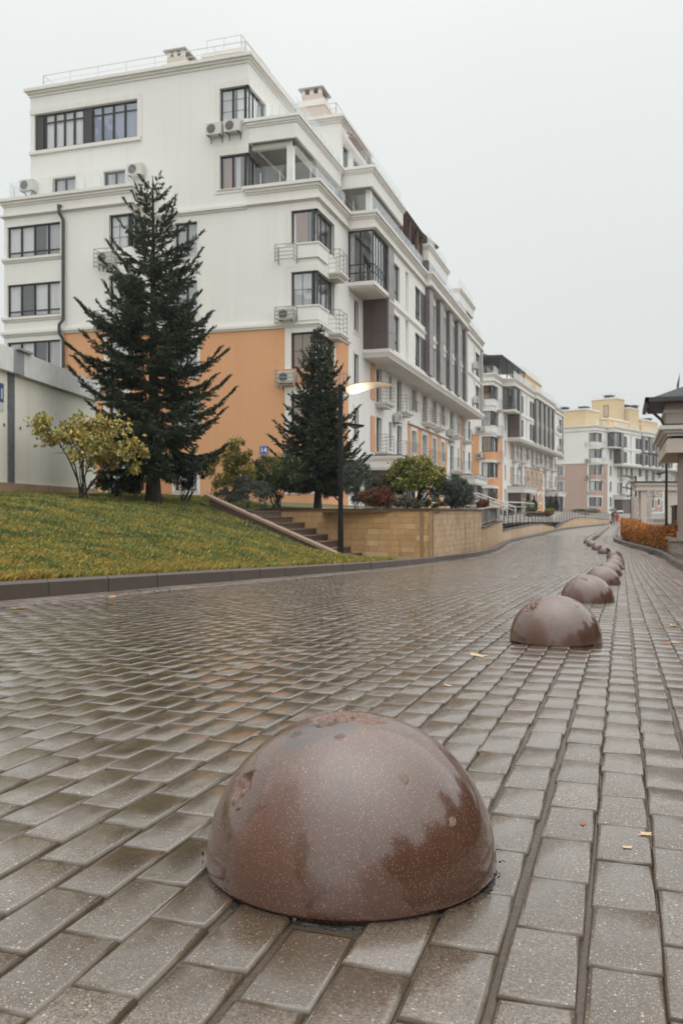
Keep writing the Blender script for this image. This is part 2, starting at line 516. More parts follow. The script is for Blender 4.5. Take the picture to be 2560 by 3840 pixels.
DOMES = [(-0.451, 1.493), (-0.353, 5.07), (-0.32, 8.87), (-0.27, 13.2), (-0.246, 17.4), (-0.20, 21.7), (-0.19, 25.9), (-0.25, 30.2),
         (-0.62, 34.0), (-0.96, 37.8), (-1.31, 41.8), (-1.60, 45.8), (-1.66, 49.8), (-1.64, 53.8), (-1.58, 57.8), (-1.56, 61.8),
         (-1.55, 65.8), (-1.55, 69.8), (-1.54, 73.8), (-1.53, 77.8), (-1.52, 81.8), (-1.51, 85.8), (-1.50, 89.8), (-1.50, 93.8), (-1.50, 97.8)]
def pave():
    rs = np.random.RandomState(11)
    PW, PL = 0.1033, 0.2005
    rows = np.arange(-4.70, 1.26, PW)
    cx = []; cy = []
    for i, x in enumerate(rows):
        off = (0.5 * PL if i % 2 else 0.0) + rs.uniform(-0.035, 0.035)
        y = np.arange(-2.6 + off, PAVE_END, PL)
        y = y + np.cumsum(rs.normal(0, 0.0006, len(y)))
        cx.append(np.full(len(y), x + 0.5 * PW) + 0.0035 * np.sin(y * 0.9 + i * 1.7) + rs.normal(0, 0.0012, len(y))); cy.append(y)
    cx = np.concatenate(cx); cy = np.concatenate(cy)
    wx = cx + bend(cy)
    ok = (wx > left_kerb(cy) + 0.335) & (wx < right_kerb(cy) - 0.09)
    for (dx, dy) in DOMES:
        ok &= (wx - dx) ** 2 + (cy - dy) ** 2 > 0.205 ** 2
    cx, cy, wx = cx[ok], cy[ok], wx[ok]
    n = len(cx)
    hw = (PW - 0.0062) / 2 + rs.normal(0, 0.0007, n)
    hl = (PL - 0.0042) / 2 + rs.normal(0, 0.0006, n)
    dz = rs.normal(0, 0.0007, n); tx = rs.normal(0, 0.006, n); ty = rs.normal(0, 0.004, n); rot = rs.normal(0, 0.003, n)
    sx = np.array([-1, 1, 1, -1.]); sy = np.array([-1, -1, 1, 1.])
    V = np.zeros((n, 16, 3))
    for ring, (inset, zz) in enumerate(((0.0085, 0.0), (0.0032, -0.0014), (0.0, -0.0058), (0.0, -0.026))):
        for q in range(4):
            lx = sx[q] * (hw - inset); ly = sy[q] * (hl - inset)
            rx = lx - rot * ly; ry = ly + rot * lx
            V[:, ring * 4 + q, 0] = cx + rx + bend(cy + ry)
            V[:, ring * 4 + q, 1] = cy + ry
            V[:, ring * 4 + q, 2] = zr(cy + ry) + dz + tx * rx + ty * ry + zz
    # worn corners: each top corner pulled in and down a touch
    V[:, :8, :2] += rs.normal(0, 0.0012, (n, 8, 2)); V[:, 4:8, 2] += rs.normal(0, 0.0007, (n, 4))
    base = np.array([[0, 1, 2, 3]] + [[r_ * 4 + 4 + q, r_ * 4 + 4 + (q + 1) % 4, r_ * 4 + (q + 1) % 4, r_ * 4 + q] for r_ in range(3) for q in range(4)])
    mats = [0] * 5 + [1] * 8
    rv = rs.rand(n)
    # which 300 show largest: projected area over the camera's view
    xc = wx * CC + cy * CS; d = -wx * CS + cy * CC
    vis = (d > 0.3) & (np.abs(xc / np.maximum(d, 0.01)) < 0.385) & ((EYE - zr(cy)) / np.maximum(d, 0.01) < 0.59)
    for (dx, dy) in DOMES[:1]:                       # the big dome hides what stands right behind it
        t = d * 0 + 1
        vis &= ~((np.abs(xc / np.maximum(d, .01) - 0.0107) < 0.13) & (d > 1.62) & (d < 2.6))
    area = np.where(vis, 1.0 / np.maximum(d, 0.3) ** 3, 0)
    order = np.argsort(-area)
    big = order[:300]; rest = order[300:]
    def mat_of(i): return M_paver
    for i in big:
        me = bpy.data.meshes.new('paver')
        c = V[i].mean(0)
        me.from_pydata((V[i] - c).tolist(), [], base.tolist())
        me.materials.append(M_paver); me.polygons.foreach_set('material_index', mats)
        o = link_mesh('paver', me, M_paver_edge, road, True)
        o.location = c
    F = (base[None] + (np.arange(len(rest)) * 16)[:, None, None]).reshape(-1, 4)
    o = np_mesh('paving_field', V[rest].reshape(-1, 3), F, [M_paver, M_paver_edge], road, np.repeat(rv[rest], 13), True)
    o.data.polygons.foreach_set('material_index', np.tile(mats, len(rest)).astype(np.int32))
    o['kind'] = 'stuff'
pave()

# gutter slabs, the reddish edging row and the kerb stones on both sides
M_kerb = None
def m_kerb():
    t = NT('dark_wet_kerb_stone')
    P = t.pos()
    n = t.noise(P, 5, 5); n2 = t.noise(P, 90, 3)
    c = t.mix(n, (0.058, 0.042, 0.033), (0.105, 0.078, 0.062))
    c = t.mix(t.math('MULTIPLY', t.orand(), 0.3), c, (0.12, 0.09, 0.072))
    c = t.mix(t.math('MULTIPLY', n2, 0.35), c, (0.04, 0.032, 0.028))
    t.set(Base_Color=c, Roughness=t.math('ADD', t.math('MULTIPLY', n, 0.3), 0.22), Specular_IOR_Level=0.5, Normal=t.bump(n2, 0.3, 0.004))
    return t.m
M_kerb = m_kerb()
M_gutter = m_paver('wet_gutter_concrete', (0.33, 0.285, 0.255), (0.40, 0.355, 0.325), 0.4, False)

def strip_piece(name, parent, mat, xf, y0, y1, prof, nseg=1, rv=None):
    """a piece that follows the line x = xf(y); prof = [(dx, dz), ...] open cross-section"""
    V = []; F = []
    yy = np.linspace(y0, y1, nseg + 1)
    for y in yy:
        for dx, dz in prof: V.append((float(xf(y)) + dx, y, float(zr(y)) + dz))
    k = len(prof)
    for i in range(nseg):
        for j in range(k - 1):
            F.append((i * k + j, i * k + j + 1, (i + 1) * k + j + 1, (i + 1) * k + j))
    F.append(tuple(range(k))); F.append(tuple(nseg * k + j for j in range(k))[::-1])
    me = bpy.data.meshes.new(name)
    me.from_pydata(V, [], F)
    return link_mesh(name, me, mat, parent)

def kerb_run(name, xf, sgn, y0, y1, h=0.165):
    k = prop(empty(name, (0, 0, 0)), kind='structure')
    y = y0
    while y < y1:
        L = 1.0
        w0, w1 = 0.0, -0.15 * sgn
        j = rnd.uniform(-0.006, 0.006)
        pr = [(0, -0.12), (j, h - 0.022), (w1 * 0.14 + j, h), (w1 * 0.92 + j, h), (w1 + j, h - 0.02), (w1, -0.12)]
        if sgn < 0: pr = pr
        else: pr = pr
        strip_piece('kerb_stone', k, M_kerb, xf, y + 0.004, y + L - 0.004, pr[::-1] if sgn < 0 else pr, 2)
        y += L
    return k
kerb_run('left_kerb', left_kerb, 1, -4, 120)
kerb_run('right_kerb', right_kerb, -1, 12, 96)

def gutter_run(name, xf, y0, y1):
    k = prop(empty(name, (0, 0, 0)), kind='structure')
    y = y0
    while y < y1:
        strip_piece('gutter_slab', k, M_gutter, xf, y + 0.003, y + 0.997, [(0.235, -0.03), (0.232, 0.003), (0.006, 0.012), (0.006, -0.03)], 2)
        y += 1.0
gutter_run('left_gutter', left_kerb, 0, 60)
gutter_run('right_gutter', lambda y: right_kerb(y) - 0.24 , 14, 30)

def red_row(xf, y0, y1, off, w, name):
    """edging row of small reddish setts"""
    rs = np.random.RandomState(5)
    ysr = np.arange(y0, y1, 0.105)
    n = len(ysr)
    V = np.zeros((n, 8, 3))
    sx = [0, 1, 1, 0]; sy = [0, 0, 1, 1]
    for q in range(4):
        yy = ysr + sy[q] * 0.096 + rs.normal(0, 0.003, n)
        xx = np.array([float(xf(v)) for v in yy]) + off + sx[q] * w + rs.normal(0, 0.004, n)
        hh = rs.normal(0.004, 0.003, n)
        V[:, q] = np.stack([xx, yy, zr(yy) - 0.03], -1); V[:, 4 + q] = np.stack([xx, yy, zr(yy) + hh], -1)
    base = np.array([[4, 5, 6, 7], [0, 1, 5, 4], [1, 2, 6, 5], [2, 3, 7, 6], [3, 0, 4, 7]])
    F = (base[None] + (np.arange(n) * 8)[:, None, None]).reshape(-1, 4)
    o = np_mesh(name, V.reshape(-1, 3), F, M_paver_red, road, np.repeat(rs.rand(n), 5))
    o['kind'] = 'stuff'
red_row(left_kerb, 0, 55, 0.245, 0.075, 'red_edging')
red_row(lambda y: right_kerb(y) - 0.52, 11, 62, 0.0, 0.11, 'red_edging')

# lawn: a smooth bank between the kerb and the upper level
CP = [(-5.2, y, float(zr(y)) + 0.15) for y in (-10, -5, 0, 3, 6, 9, 12, 15, 18, 20, 22)]
CP += [(-13.4, 17, 1.02), (-14.6, 22.7, 1.08), (-16, 12, 1.12), (-20, 20, 1.2), (-20, 5, 1.15), (-20, -8, 1.0), (-12.5, 22.3, 0.95), (-12.4, 10, 0.98), (-12.4, 2, 0.9),
       (-11.4, 22.8, 0.80), (-10.4, 22.8, 0.50), (-9.2, 22.6, 0.06), (-7.6, 22.5, -0.55), (-6.3, 22.5, -0.6), (-9, 12, 0.42), (-9, 18, 0.32), (-9, 4, 0.45), (-12, 30, 0.92), (-14, 40, 1.0),
       (-30, 30, 1.25), (-30, 44, 1.25), (-11, 27, 0.8), (-11, 44, 0.85), (-38, 0, 1.2), (-38, 20, 1.3)]
CP = np.array(CP)
def _U(r2): return 0.5 * r2 * np.log(r2 + 1e-9)
_n = len(CP)
_A = np.zeros((_n + 3, _n + 3))
_d2 = ((CP[:, None, :2] - CP[None, :, :2]) ** 2).sum(-1)
_A[:_n, :_n] = _U(_d2) + np.eye(_n) * 0.5
_A[:_n, _n] = 1; _A[:_n, _n + 1:] = CP[:, :2]; _A[_n, :_n] = 1; _A[_n + 1:, :_n] = CP[:, :2].T
_w = np.linalg.solve(_A, np.concatenate([CP[:, 2], [0, 0, 0]]))
def lawn_z(X, Y):
    X = np.asarray(X, float); Y = np.asarray(Y, float)
    r2 = (X[..., None] - CP[:, 0]) ** 2 + (Y[..., None] - CP[:, 1]) ** 2
    z = _U(r2) @ _w[:_n] + _w[_n] + _w[_n + 1] * X + _w[_n + 2] * Y
    edge = np.clip((-5.15 - X) / 1.2, 0, 1)
    k = zr(Y) + 0.145
    return np.where(Y < 24, k * (1 - edge) + z * edge, z)

def m_lawn():
    t = NT('autumn_lawn')
    P = t.pos()
    c = t.ramp(t.noise(P, 1.3, 6, 0.7), [(0.30, (0.05, 0.068, 0.024)), (0.5, (0.095, 0.10, 0.03)), (0.64, (0.15, 0.11, 0.035)), (0.8, (0.12, 0.075, 0.035))])
    c = t.mix(t.math('MULTIPLY', t.noise(P, 40, 3), 0.5), c, (0.03, 0.028, 0.012))
    t.set(Base_Color=c, Roughness=0.85, Normal=t.bump(t.noise(P, 30, 4), 0.6, 0.03))
    return t.m
M_lawn = m_lawn()
xs = np.concatenate([np.arange(-40, -16, 2.0), np.arange(-16, -5.3, 0.35), [-5.13]])
ysl = np.concatenate([np.arange(-12, 22.6, 0.4), [22.9], np.arange(23.5, 47, 0.5)])
prop(grid('lawn', xs, ysl, lawn_z, M_lawn, keep=lambda x, y: (y < 22.92 or x < -10.75) and y < 41), kind='structure')
prop(grid('terrace_ground', np.linspace(-10.9, -5.0, 16), np.linspace(24.7, 41, 12), lambda X, Y: 0.60 + 0.012 * (Y - 24.7) + 0 * X, M_lawn,
          keep=lambda x, y: y > 24.55 - 0.28 * (x + 5.1) - 0.1 and x < -4.9), kind='structure')
prop(grid('upper_forecourt', np.concatenate([[-60], np.linspace(-20, -5.75, 24)]), np.concatenate([[32.3], np.arange(34, 78, 2.0), [90, 200]]),
          lambda X, Y: 0.02 + 0.66 * sstep(-6.0, -9.5, X), m_simple('forecourt_paving', (0.20, 0.175, 0.15), 0.5, 0.2, 1.5), keep=lambda x, y: y > 41 or x > -5.9 - 0.001 * y or x > -10.8), kind='structure')
prop(grid('right_verge', np.array([0.3, 0.9, 1.45, 2, 4, 8, 20, 60]), np.concatenate([np.arange(10, 60, 2.0), [80, 120, 200]]), lambda X, Y: zr(Y) + 0.11 + 0 * X,
          m_simple('dark_planting_soil', (0.06, 0.045, 0.032), 0.9, 0.4, 3, 0.5, 12), keep=lambda x, y: x > right_kerb(y) + 0.1), kind='structure')

def grass():
    rs = np.random.RandomState(3)
    N = 430000
    d = 6.8 + (30 - 6.8) * rs.rand(N) ** 1.5
    px = rs.uniform(-60, 905, N)
    t = (px - 784) / FP
    X = d * (t * CC - CS); Y = d * (t * CS + CC)
    ok = (X < -5.19) & (((Y < 22.85)) | ((X < -10.9) & (Y < 27)))
    X, Y, d = X[ok], Y[ok], d[ok]
    n = len(X)
    Z = lawn_z(X, Y) - 0.01
    patch = np.sin(X * 1.9 + 1.3 * np.sin(Y * 0.8)) * np.sin(Y * 1.6 + X * 0.7) * 0.5 + 0.5
    h = (0.030 + 0.036 * rs.rand(n) + 0.020 * patch) * (1 + 0.25 * (rs.rand(n) > 0.9))
    h = np.where((X > -5.5), h * 1.25, h)
    wd = 0.0022 + 0.0020 * rs.rand(n) + 0.00016 * d
    a = rs.rand(n) * 2 * np.pi
    lean = rs.uniform(0.2, 1.1, n); b = rs.rand(n) * 2 * np.pi
    V = np.zeros((n, 4, 3))
    ca, sa = np.cos(a), np.sin(a)
    tx, ty = np.cos(b) * lean * h, np.sin(b) * lean * h
    V[:, 0] = np.stack([X - ca * wd, Y - sa * wd, Z], -1); V[:, 1] = np.stack([X + ca * wd, Y + sa * wd, Z], -1)
    V[:, 2] = np.stack([X + ca * wd * .7 + tx * .4, Y + sa * wd * .7 + ty * .4, Z + h * 0.62], -1)
    V[:, 3] = np.stack([X + tx, Y + ty, Z + h * 0.95], -1)
    F = np.array([[0, 1, 2, 3]])[None] + (np.arange(n) * 4)[:, None, None]
    tt = NT('grass_blade')
    # green, straw yellow and brown blades in drifts
    drift = tt.math('ADD', tt.math('MULTIPLY', tt.math('SUBTRACT', tt.noise(tt.pos(), 1.5, 5, 0.7), 0.5), 1.7), 0.47)
    v = tt.math('ADD', tt.math('MULTIPLY', tt.attr('rnd'), 0.50), tt.math('MULTIPLY', drift, 0.75))
    c = tt.ramp(v, [(0.18, (0.035, 0.066, 0.040)), (0.44, (0.11, 0.16, 0.055)), (0.60, (0.24, 0.26, 0.065)), (0.75, (0.56, 0.40, 0.08)), (0.86, (0.34, 0.18, 0.06)), (1.0, (0.56, 0.42, 0.15))])
    tt.set(Base_Color=c, Roughness=0.6, Specular_IOR_Level=0.3)
    o = np_mesh('grass', V.reshape(-1, 3), F.reshape(-1, 4), tt.m, None, np.clip(rs.rand(n) * .85 + .30 * np.exp((X + 5.2) / 1.3) - .05, 0, 1.25))
    prop(o, 'short yellowing autumn grass on the bank', kind='stuff')
grass()

# ------------------------------------------------------------------ granite half-sphere bollards
def m_granite():
    t = NT('polished_brown_granite')
    P = t.coord('Object')
    n = t.noise(P, 7, 5, 0.6); n2 = t.noise(P, 120, 3, 0.7)
    c = t.mix(n, (0.080, 0.038, 0.027), (0.118, 0.060, 0.044))
    c = t.mix(t.ramp(n2, [(0.45, 0.0), (0.6, 0.5)]), c, (0.10, 0.042, 0.030))
    for sc, lim, col in ((300, 0.72, (0.27, 0.165, 0.12)), (360, 0.74, (0.05, 0.024, 0.018)), (430, 0.80, (0.46, 0.34, 0.28))):
        vo = t.n('ShaderNodeTexVoronoi', feature='F1'); vo.inputs['Scale'].default_value = sc
        t.put(vo.inputs['Vector'], P)
        sp = t.n('ShaderNodeSeparateColor'); t.put(sp.inputs[0], vo.outputs['Color'])
        sel = t.math('MULTIPLY', t.math('GREATER_THAN', sp.outputs[0], lim), t.math('LESS_THAN', vo.outputs['Distance'], 0.30))
        c = t.mix(t.math('MULTIPLY', sel, 0.85), c, col)
    # reflections painted in: paler middle, browner flanks, as crisp-edged blotches
    fm = t.noise(t.coord('Object', (1, 1, 0.55)), 7.5, 5, 0.55, 0.35)
    side = t.n('ShaderNodeSeparateXYZ'); t.put(side.inputs[0], P)
    bias = t.math('MULTIPLY', t.math('ABSOLUTE', side.outputs[0]), 1.0)
    painted_refl = t.ramp(t.math('ADD', fm, t.math('MULTIPLY', bias, 0.55)), [(0.54, 0.0), (0.585, 1.0)])
    dry = t.mix(0.12, c, (0.36, 0.24, 0.205))  # paler tone standing in for the reflected sky
    flank_refl = t.mix(0.25, c, (0.10, 0.045, 0.018))
    c2 = t.mix(painted_refl, dry, flank_refl)
    # dark grime in streaks, cracks as thin dark lines
    cr = t.n('ShaderNodeTexVoronoi', feature='DISTANCE_TO_EDGE'); cr.inputs['Scale'].default_value = 6.0
    wv = t.n('ShaderNodeVectorMath', operation='ADD'); t.put(wv.inputs[0], P)
    nz = t.n('ShaderNodeTexNoise'); nz.inputs['Scale'].default_value = 9; t.put(nz.inputs['Vector'], P)
    sc_ = t.n('ShaderNodeVectorMath', operation='SCALE'); t.put(sc_.inputs[0], nz.outputs['Color']); sc_.inputs['Scale'].default_value = 0.12
    t.put(wv.inputs[1], sc_.outputs[0]); t.put(cr.inputs['Vector'], wv.outputs[0])
    crack = t.math('MULTIPLY', t.ramp(cr.outputs['Distance'], [(0.0, 1.0), (0.012, 0.0)]), t.ramp(t.noise(P, 5, 2), [(0.5, 0.0), (0.6, 0.55)]))
    grime = t.ramp(t.noise(t.coord('Object', (1, 1, 0.3)), 16, 5, 0.7), [(0.62, 0.0), (0.74, 0.65)])
    c2 = t.mix(t.math('MAXIMUM', crack, grime), c2, (0.05, 0.038, 0.034))
    chip = t.attr('chip')
    fresh = t.mix(t.noise(P, 70, 5, 0.7), (0.10, 0.05, 0.04), (0.38, 0.25, 0.20))
    c2 = t.mix(chip, c2, fresh)
    stain = t.attr('stain')
    c2 = t.mix(t.math('MULTIPLY', stain, t.ramp(t.noise(P, 34, 5, 0.7), [(0.38, 0.1), (0.62, 0.95)])), c2, (0.07, 0.075, 0.075))
    rough = t.math('ADD', t.math('MULTIPLY', painted_refl, -0.12), 0.30)
    rough = t.math('MAXIMUM', t.math('ADD', rough, t.math('MULTIPLY', n, 0.06)), t.math('MULTIPLY', chip, 0.75))
    b = t.bump(n2, 0.06, 0.002)
    b = t.bump(t.math('MULTIPLY', t.noise(P, 95, 5, 0.7), chip), 0.9, 0.008, b)
    t.set(Base_Color=c2, Roughness=rough, Specular_IOR_Level=0.62, Normal=b)
    t.set(Coat_Weight=t.math('MULTIPLY', t.math('SUBTRACT', 1.0, chip), t.math('ADD', t.math('MULTIPLY', painted_refl, 0.35), 0.42)), Coat_Roughness=t.math('ADD', 0.02, t.math('MULTIPLY', t.noise(P, 11, 4, .65), 0.12)))
    return t.m
M_granite = m_granite()
M_mortar = m_simple('dark_wet_mortar', (0.022, 0.02, 0.018), 0.45, 0.4, 40, 0.6, 120)

def dome_mesh(nu, nv, chips, stains, seed, R0=0.25):
    rs = np.random.RandomState(seed)
    th = np.linspace(0, 2 * np.pi, nu, endpoint=False)
    el = np.linspace(0.0, np.pi / 2, nv)[:-1]
    T, E = np.meshgrid(th, el)
    D = np.stack([np.cos(E) * np.cos(T), np.cos(E) * np.sin(T), np.sin(E)], -1).reshape(-1, 3)
    D = np.concatenate([D, [[0, 0, 1.0]]])
    rad = np.full(len(D), R0)
    chip = np.zeros(len(D)); stain = np.zeros(len(D))
    f = [rs.normal(0, 1, (3,)) for _ in range(8)]
    lump = sum(np.sin(D @ (q * 26) + k) for k, q in enumerate(f)) / 8 + sum(np.sin(D @ (q[::-1] * 75) + 2 * k) for k, q in enumerate(f)) / 14
    for (v, r, depth, sq) in chips:
        v = np.array(v, float); v /= np.linalg.norm(v)
        dd = D - v
        dd[:, 2] *= sq
        ang = np.linalg.norm(dd, axis=1) * (1 + 0.55 * lump)
        m = np.clip((r - ang) / (r * 0.22), 0, 1)
        rad -= m * depth * R0 * (0.65 + 1.3 * lump)
        chip = np.maximum(chip, m)
    for (v, r) in stains:
        v = np.array(v, float); v /= np.linalg.norm(v)
        ang = np.linalg.norm(D - v, axis=1) * (1 + 0.5 * lump)
        stain = np.maximum(stain, np.clip((r - ang) / (r * 0.5), 0, 1))
    V = D * rad[:, None]
    V[:, 2] = V[:, 2] * 0.985 + 0.008
    F = []
    m = nv - 1
    for j in range(m - 1):
        for i in range(nu):
            k = (i + 1) % nu
            F.append((j * nu + i, j * nu + k, (j + 1) * nu + k, (j + 1) * nu + i))
    top = len(D) - 1
    for i in range(nu): F.append(((m - 1) * nu + i, (m - 1) * nu + (i + 1) % nu, top))
    # under-cut rim and foot
    b = len(V)
    rim = np.array([[0.975 * R0 * np.cos(a), 0.975 * R0 * np.sin(a), 0.004] for a in th]); foot = np.array([[0.93 * R0 * np.cos(a), 0.93 * R0 * np.sin(a), -0.05] for a in th])
    V = np.concatenate([V, rim, foot])
    for i in range(nu):
        k = (i + 1) % nu
        F.append((b + i, b + k, k, i)); F.append((b + nu + i, b + nu + k, b + k, b + i))
    me = bpy.data.meshes.new('bollard')
    me.from_pydata(V.tolist(), [], F)
    for nm, arr in (('chip', chip), ('stain', stain)):
        a = me.attributes.new(nm, 'FLOAT', 'POINT')
        a.data.foreach_set('value', np.concatenate([arr, np.zeros(2 * nu)]).astype(np.float32))
    me.polygons.foreach_set('use_smooth', [True] * len(F))
    me.materials.append(M_granite)
    return me

def ring_mesh(seed):
    r_ = random.Random(seed)
    mb = MB()
    n = 64; vs = []
    for i in range(n):
        a = 2 * math.pi * i / n
        ro = 0.256 + r_.uniform(-0.006, 0.010)
        for rr, z in ((0.225, -0.004), (0.246, -0.001 + r_.uniform(0, .002)), (ro - 0.006, -0.001 + r_.uniform(-.002, .003)), (ro, -0.012)):
            vs.append((rr * math.cos(a), rr * math.sin(a), z))
    fs = []
    for i in range(n):
        k = (i + 1) % n
        for j in range(3): fs.append((i * 4 + j, i * 4 + j + 1, k * 4 + j + 1, k * 4 + j))
    mb.add(vs, fs)
    for i in range(70):                          # crumbs of broken mortar
        a = r_.uniform(0, 6.28); rr = r_.uniform(0.244, 0.264); s_ = r_.uniform(0.002, 0.0055)
        c = Vector((rr * math.cos(a), rr * math.sin(a), 0.006 + s_ * .5))
        pts = [c + Vector((r_.uniform(-1, 1), r_.uniform(-1, 1), r_.uniform(-1, 1))).normalized() * s_ * r_.uniform(.7, 1.2) for _ in range(4)]
        mb.add(pts, ((0, 1, 2), (0, 3, 1), (1, 3, 2), (0, 2, 3)))
    return mb
def vdir(a, b, c):            # dome direction: a to the picture's right, b towards the camera, c up
    er = np.array([CC, CS, 0]); ec = np.array([CS, -CC, 0]); return a * er + b * ec + c * np.array([0, 0, 1.])
ORD = ['foremost', 'second', 'third', 'fourth', 'fifth', 'sixth', 'seventh', 'eighth', 'ninth', 'tenth', 'eleventh', 'twelfth', 'thirteenth', 'fourteenth', 'fifteenth',
       'sixteenth', 'seventeenth', 'eighteenth', 'nineteenth', 'twentieth', 'twenty-first', 'twenty-second', 'twenty-third', 'twenty-fourth', 'twenty-fifth']
meA = dome_mesh(380, 140, [(vdir(-.72, .34, .61), .11, .045, 1), (vdir(-.12, .0, .99), .20, .028, 1), (vdir(.10, .06, .99), .13, .022, 1), (vdir(.33, .60, .72), .030, .012, 1),
                           (vdir(-.37, .2, .91), .04, .012, 1), (vdir(-.08, .35, .93), .035, .012, 1), (vdir(.62, .62, .45), .03, .008, 1)],
                [(vdir(-.26, .22, .94), .26), (vdir(-.10, .20, .97), .18)], 2)
meB = dome_mesh(240, 90, [(vdir(-.60, .25, .76), .17, .06, 1), (vdir(-.45, .1, .88), .12, .05, 1), (vdir(.35, .5, .8), .05, .02, 1), (vdir(.45, .1, .88), .16, .02, 1)], [(vdir(.5, .7, .3), .15)], 5)
meC = dome_mesh(160, 60, [(vdir(-.25, .45, .85), .05, .05, 1), (vdir(-.18, .50, .84), .05, .05, 1), (vdir(-.31, .38, .87), .045, .05, 1), (vdir(.3, .0, .95), .18, .02, 1)], [(vdir(-.2, .5, .84), .10)], 8)
meD = dome_mesh(72, 28, [(vdir(.3, .1, .95), .15, .03, 1)], [], 9)
DESC = {0: 'largest brown granite half-sphere bollard in the foreground, chipped at its crown',
        1: 'brown granite dome bollard with a broken left shoulder, second from the front',
        2: 'brown granite dome bollard with a dark curved gouge, third from the front',
        7: 'darkest dome bollard, eighth from the front, where the chain starts to bend left'}
rngm = ring_mesh(3)
ring_src = None
for i, (x, y) in enumerate(DOMES):
    me = meA if i == 0 else meB if i == 1 else meC if i == 2 else meD
    t = empty('stone_bollard', (x, y, float(zr(y))), 0.0, DESC.get(i, 'brown granite dome bollard, %s from the front in the chain along the pavement' % ORD[i]), 'bollard', 'half-sphere bollards along the pavement')
    if i > 2: t.rotation_euler = (0, 0, rnd.uniform(-0.5, 0.5))
    o = bpy.data.objects.new('dome', me); COL.objects.link(o); o.parent = t
    if i < 12:
        if ring_src is None:
            ring_src = rngm.build('mortar_ring', M_mortar, t)
        else:
            c = ring_src.copy(); COL.objects.link(c); c.parent = t
            c.rotation_euler = (0, 0, rnd.uniform(0, 6))
# ------------------------------------------------------------------ apartment buildings
FL = [(1.70, 3.38), (4.65, 6.38), (7.62, 9.38), (10.66, 12.35), (13.71, 15.35), (16.80, 18.50), (20.18, 21.88)]
FLT = [(1.4, 3.4), (4.2, 6.35), (7.2, 9.33)]           # door-height openings of the lower street floors

def window(B, fr, a, b, z0, z1, det, depth=0.14, cols=2, transom=None, bars=None, cur=None, frame=0.07, split=None, edge0=True, edge1=True, side=False):
    """window > pane(s), curtain; cols = number or list of fractions, transom = heights as fractions"""
    if isinstance(cols, int): cols = [i / cols for i in range(1, cols)]
    transom = transom or []
    f = MB()
    k0, k1 = -depth - 0.05, -depth + 0.02
    W_, H_ = b - a, z1 - z0
    f.fbox(fr, a, b, z0, z0 + frame, k0, k1); f.fbox(fr, a, b, z1 - frame, z1, k0, k1)
    f.fbox(fr, a, a + frame, z0 + frame, z1 - frame, k0, k1); f.fbox(fr, b - frame, b, z0 + frame, z1 - frame, k0, k1)
    xs_ = [0.0] + list(cols) + [1.0]
    for c in cols:
        m = a + W_ * c
        f.fbox(fr, m - frame * .75, m + frame * .75, z0 + frame, z1 - frame, k0 + .004, k1 - .004)
    for tt in transom:
        m = z0 + H_ * tt
        f.fbox(fr, a + frame, b - frame, m - frame * .45, m + frame * .45, k0 + .008, k1 - .008)
    if bars:                                            # thin glazing bars
        for i in range(len(xs_) - 1):
            for bx in range(1, bars[0]):
                m = a + W_ * (xs_[i] + (xs_[i + 1] - xs_[i]) * bx / bars[0])
                f.fbox(fr, m - .012, m + .012, z0 + frame, z1 - frame, k0 + .028, k0 + .045)
        for by in range(1, bars[1]):
            m = z0 + H_ * by / bars[1]
            f.fbox(fr, a + frame, b - frame, m - .012, m + .012, k0 + .030, k0 + .043)
    wo = f.build('window', M_frame, B)
    kp = -depth - 0.012
    zs_ = [0.0] + list(transom) + [1.0]
    if det >= 2:
        for i in range(len(xs_) - 1):
            for j in range(len(zs_) - 1):
                p = MB()
                s0, s1 = a + W_ * xs_[i], a + W_ * xs_[i + 1]; t0, t1 = z0 + H_ * zs_[j], z0 + H_ * zs_[j + 1]
                p.quad(fr.p(s0 + .01, t0 + .01, kp), fr.p(s1 - .01, t0 + .01, kp), fr.p(s1 - .01, t1 - .01, kp), fr.p(s0 + .01, t1 - .01, kp))
                p.build('pane', M_glass, wo)
    else:
        p = MB()
        p.quad(fr.p(a + .01, z0 + .01, kp), fr.p(b - .01, z0 + .01, kp), fr.p(b - .01, z1 - .01, kp), fr.p(a + .01, z1 - .01, kp))
        p.build('pane', M_glass, wo)
    depth -= 0.06
    if cur is None:
        r_ = rnd.random()
        cur = [] if r_ < 0.30 else [(rnd.choice([0, 0, 1, 1, 3]), 0.0, rnd.choice([0.3, 0.45])), (rnd.choice([0, 1, 3]), rnd.choice([0.6, 0.75]), 1.0)] if r_ < .6 else [(rnd.choice([0, 1, 1]), 0.0, 1.0)]
    for (ci, c0, c1) in cur:
        c = MB(); n = max(6, int((c1 - c0) * W_ * 9))
        pts = []
        for i in range(n + 1):
            q = a + W_ * (c0 + (c1 - c0) * i / n); q = min(max(q, a + .03), b - .03)
            pts.append((q, -depth - 0.16 + 0.025 * (i % 2)))
        for i in range(n):
            c.quad(fr.p(pts[i][0], z0 - .05, pts[i][1]), fr.p(pts[i + 1][0], z0 - .05, pts[i + 1][1]), fr.p(pts[i + 1][0], z1 + .05, pts[i + 1][1]), fr.p(pts[i][0], z1 + .05, pts[i][1]))
        c.build('curtain', M_cur[ci], wo)
    return wo

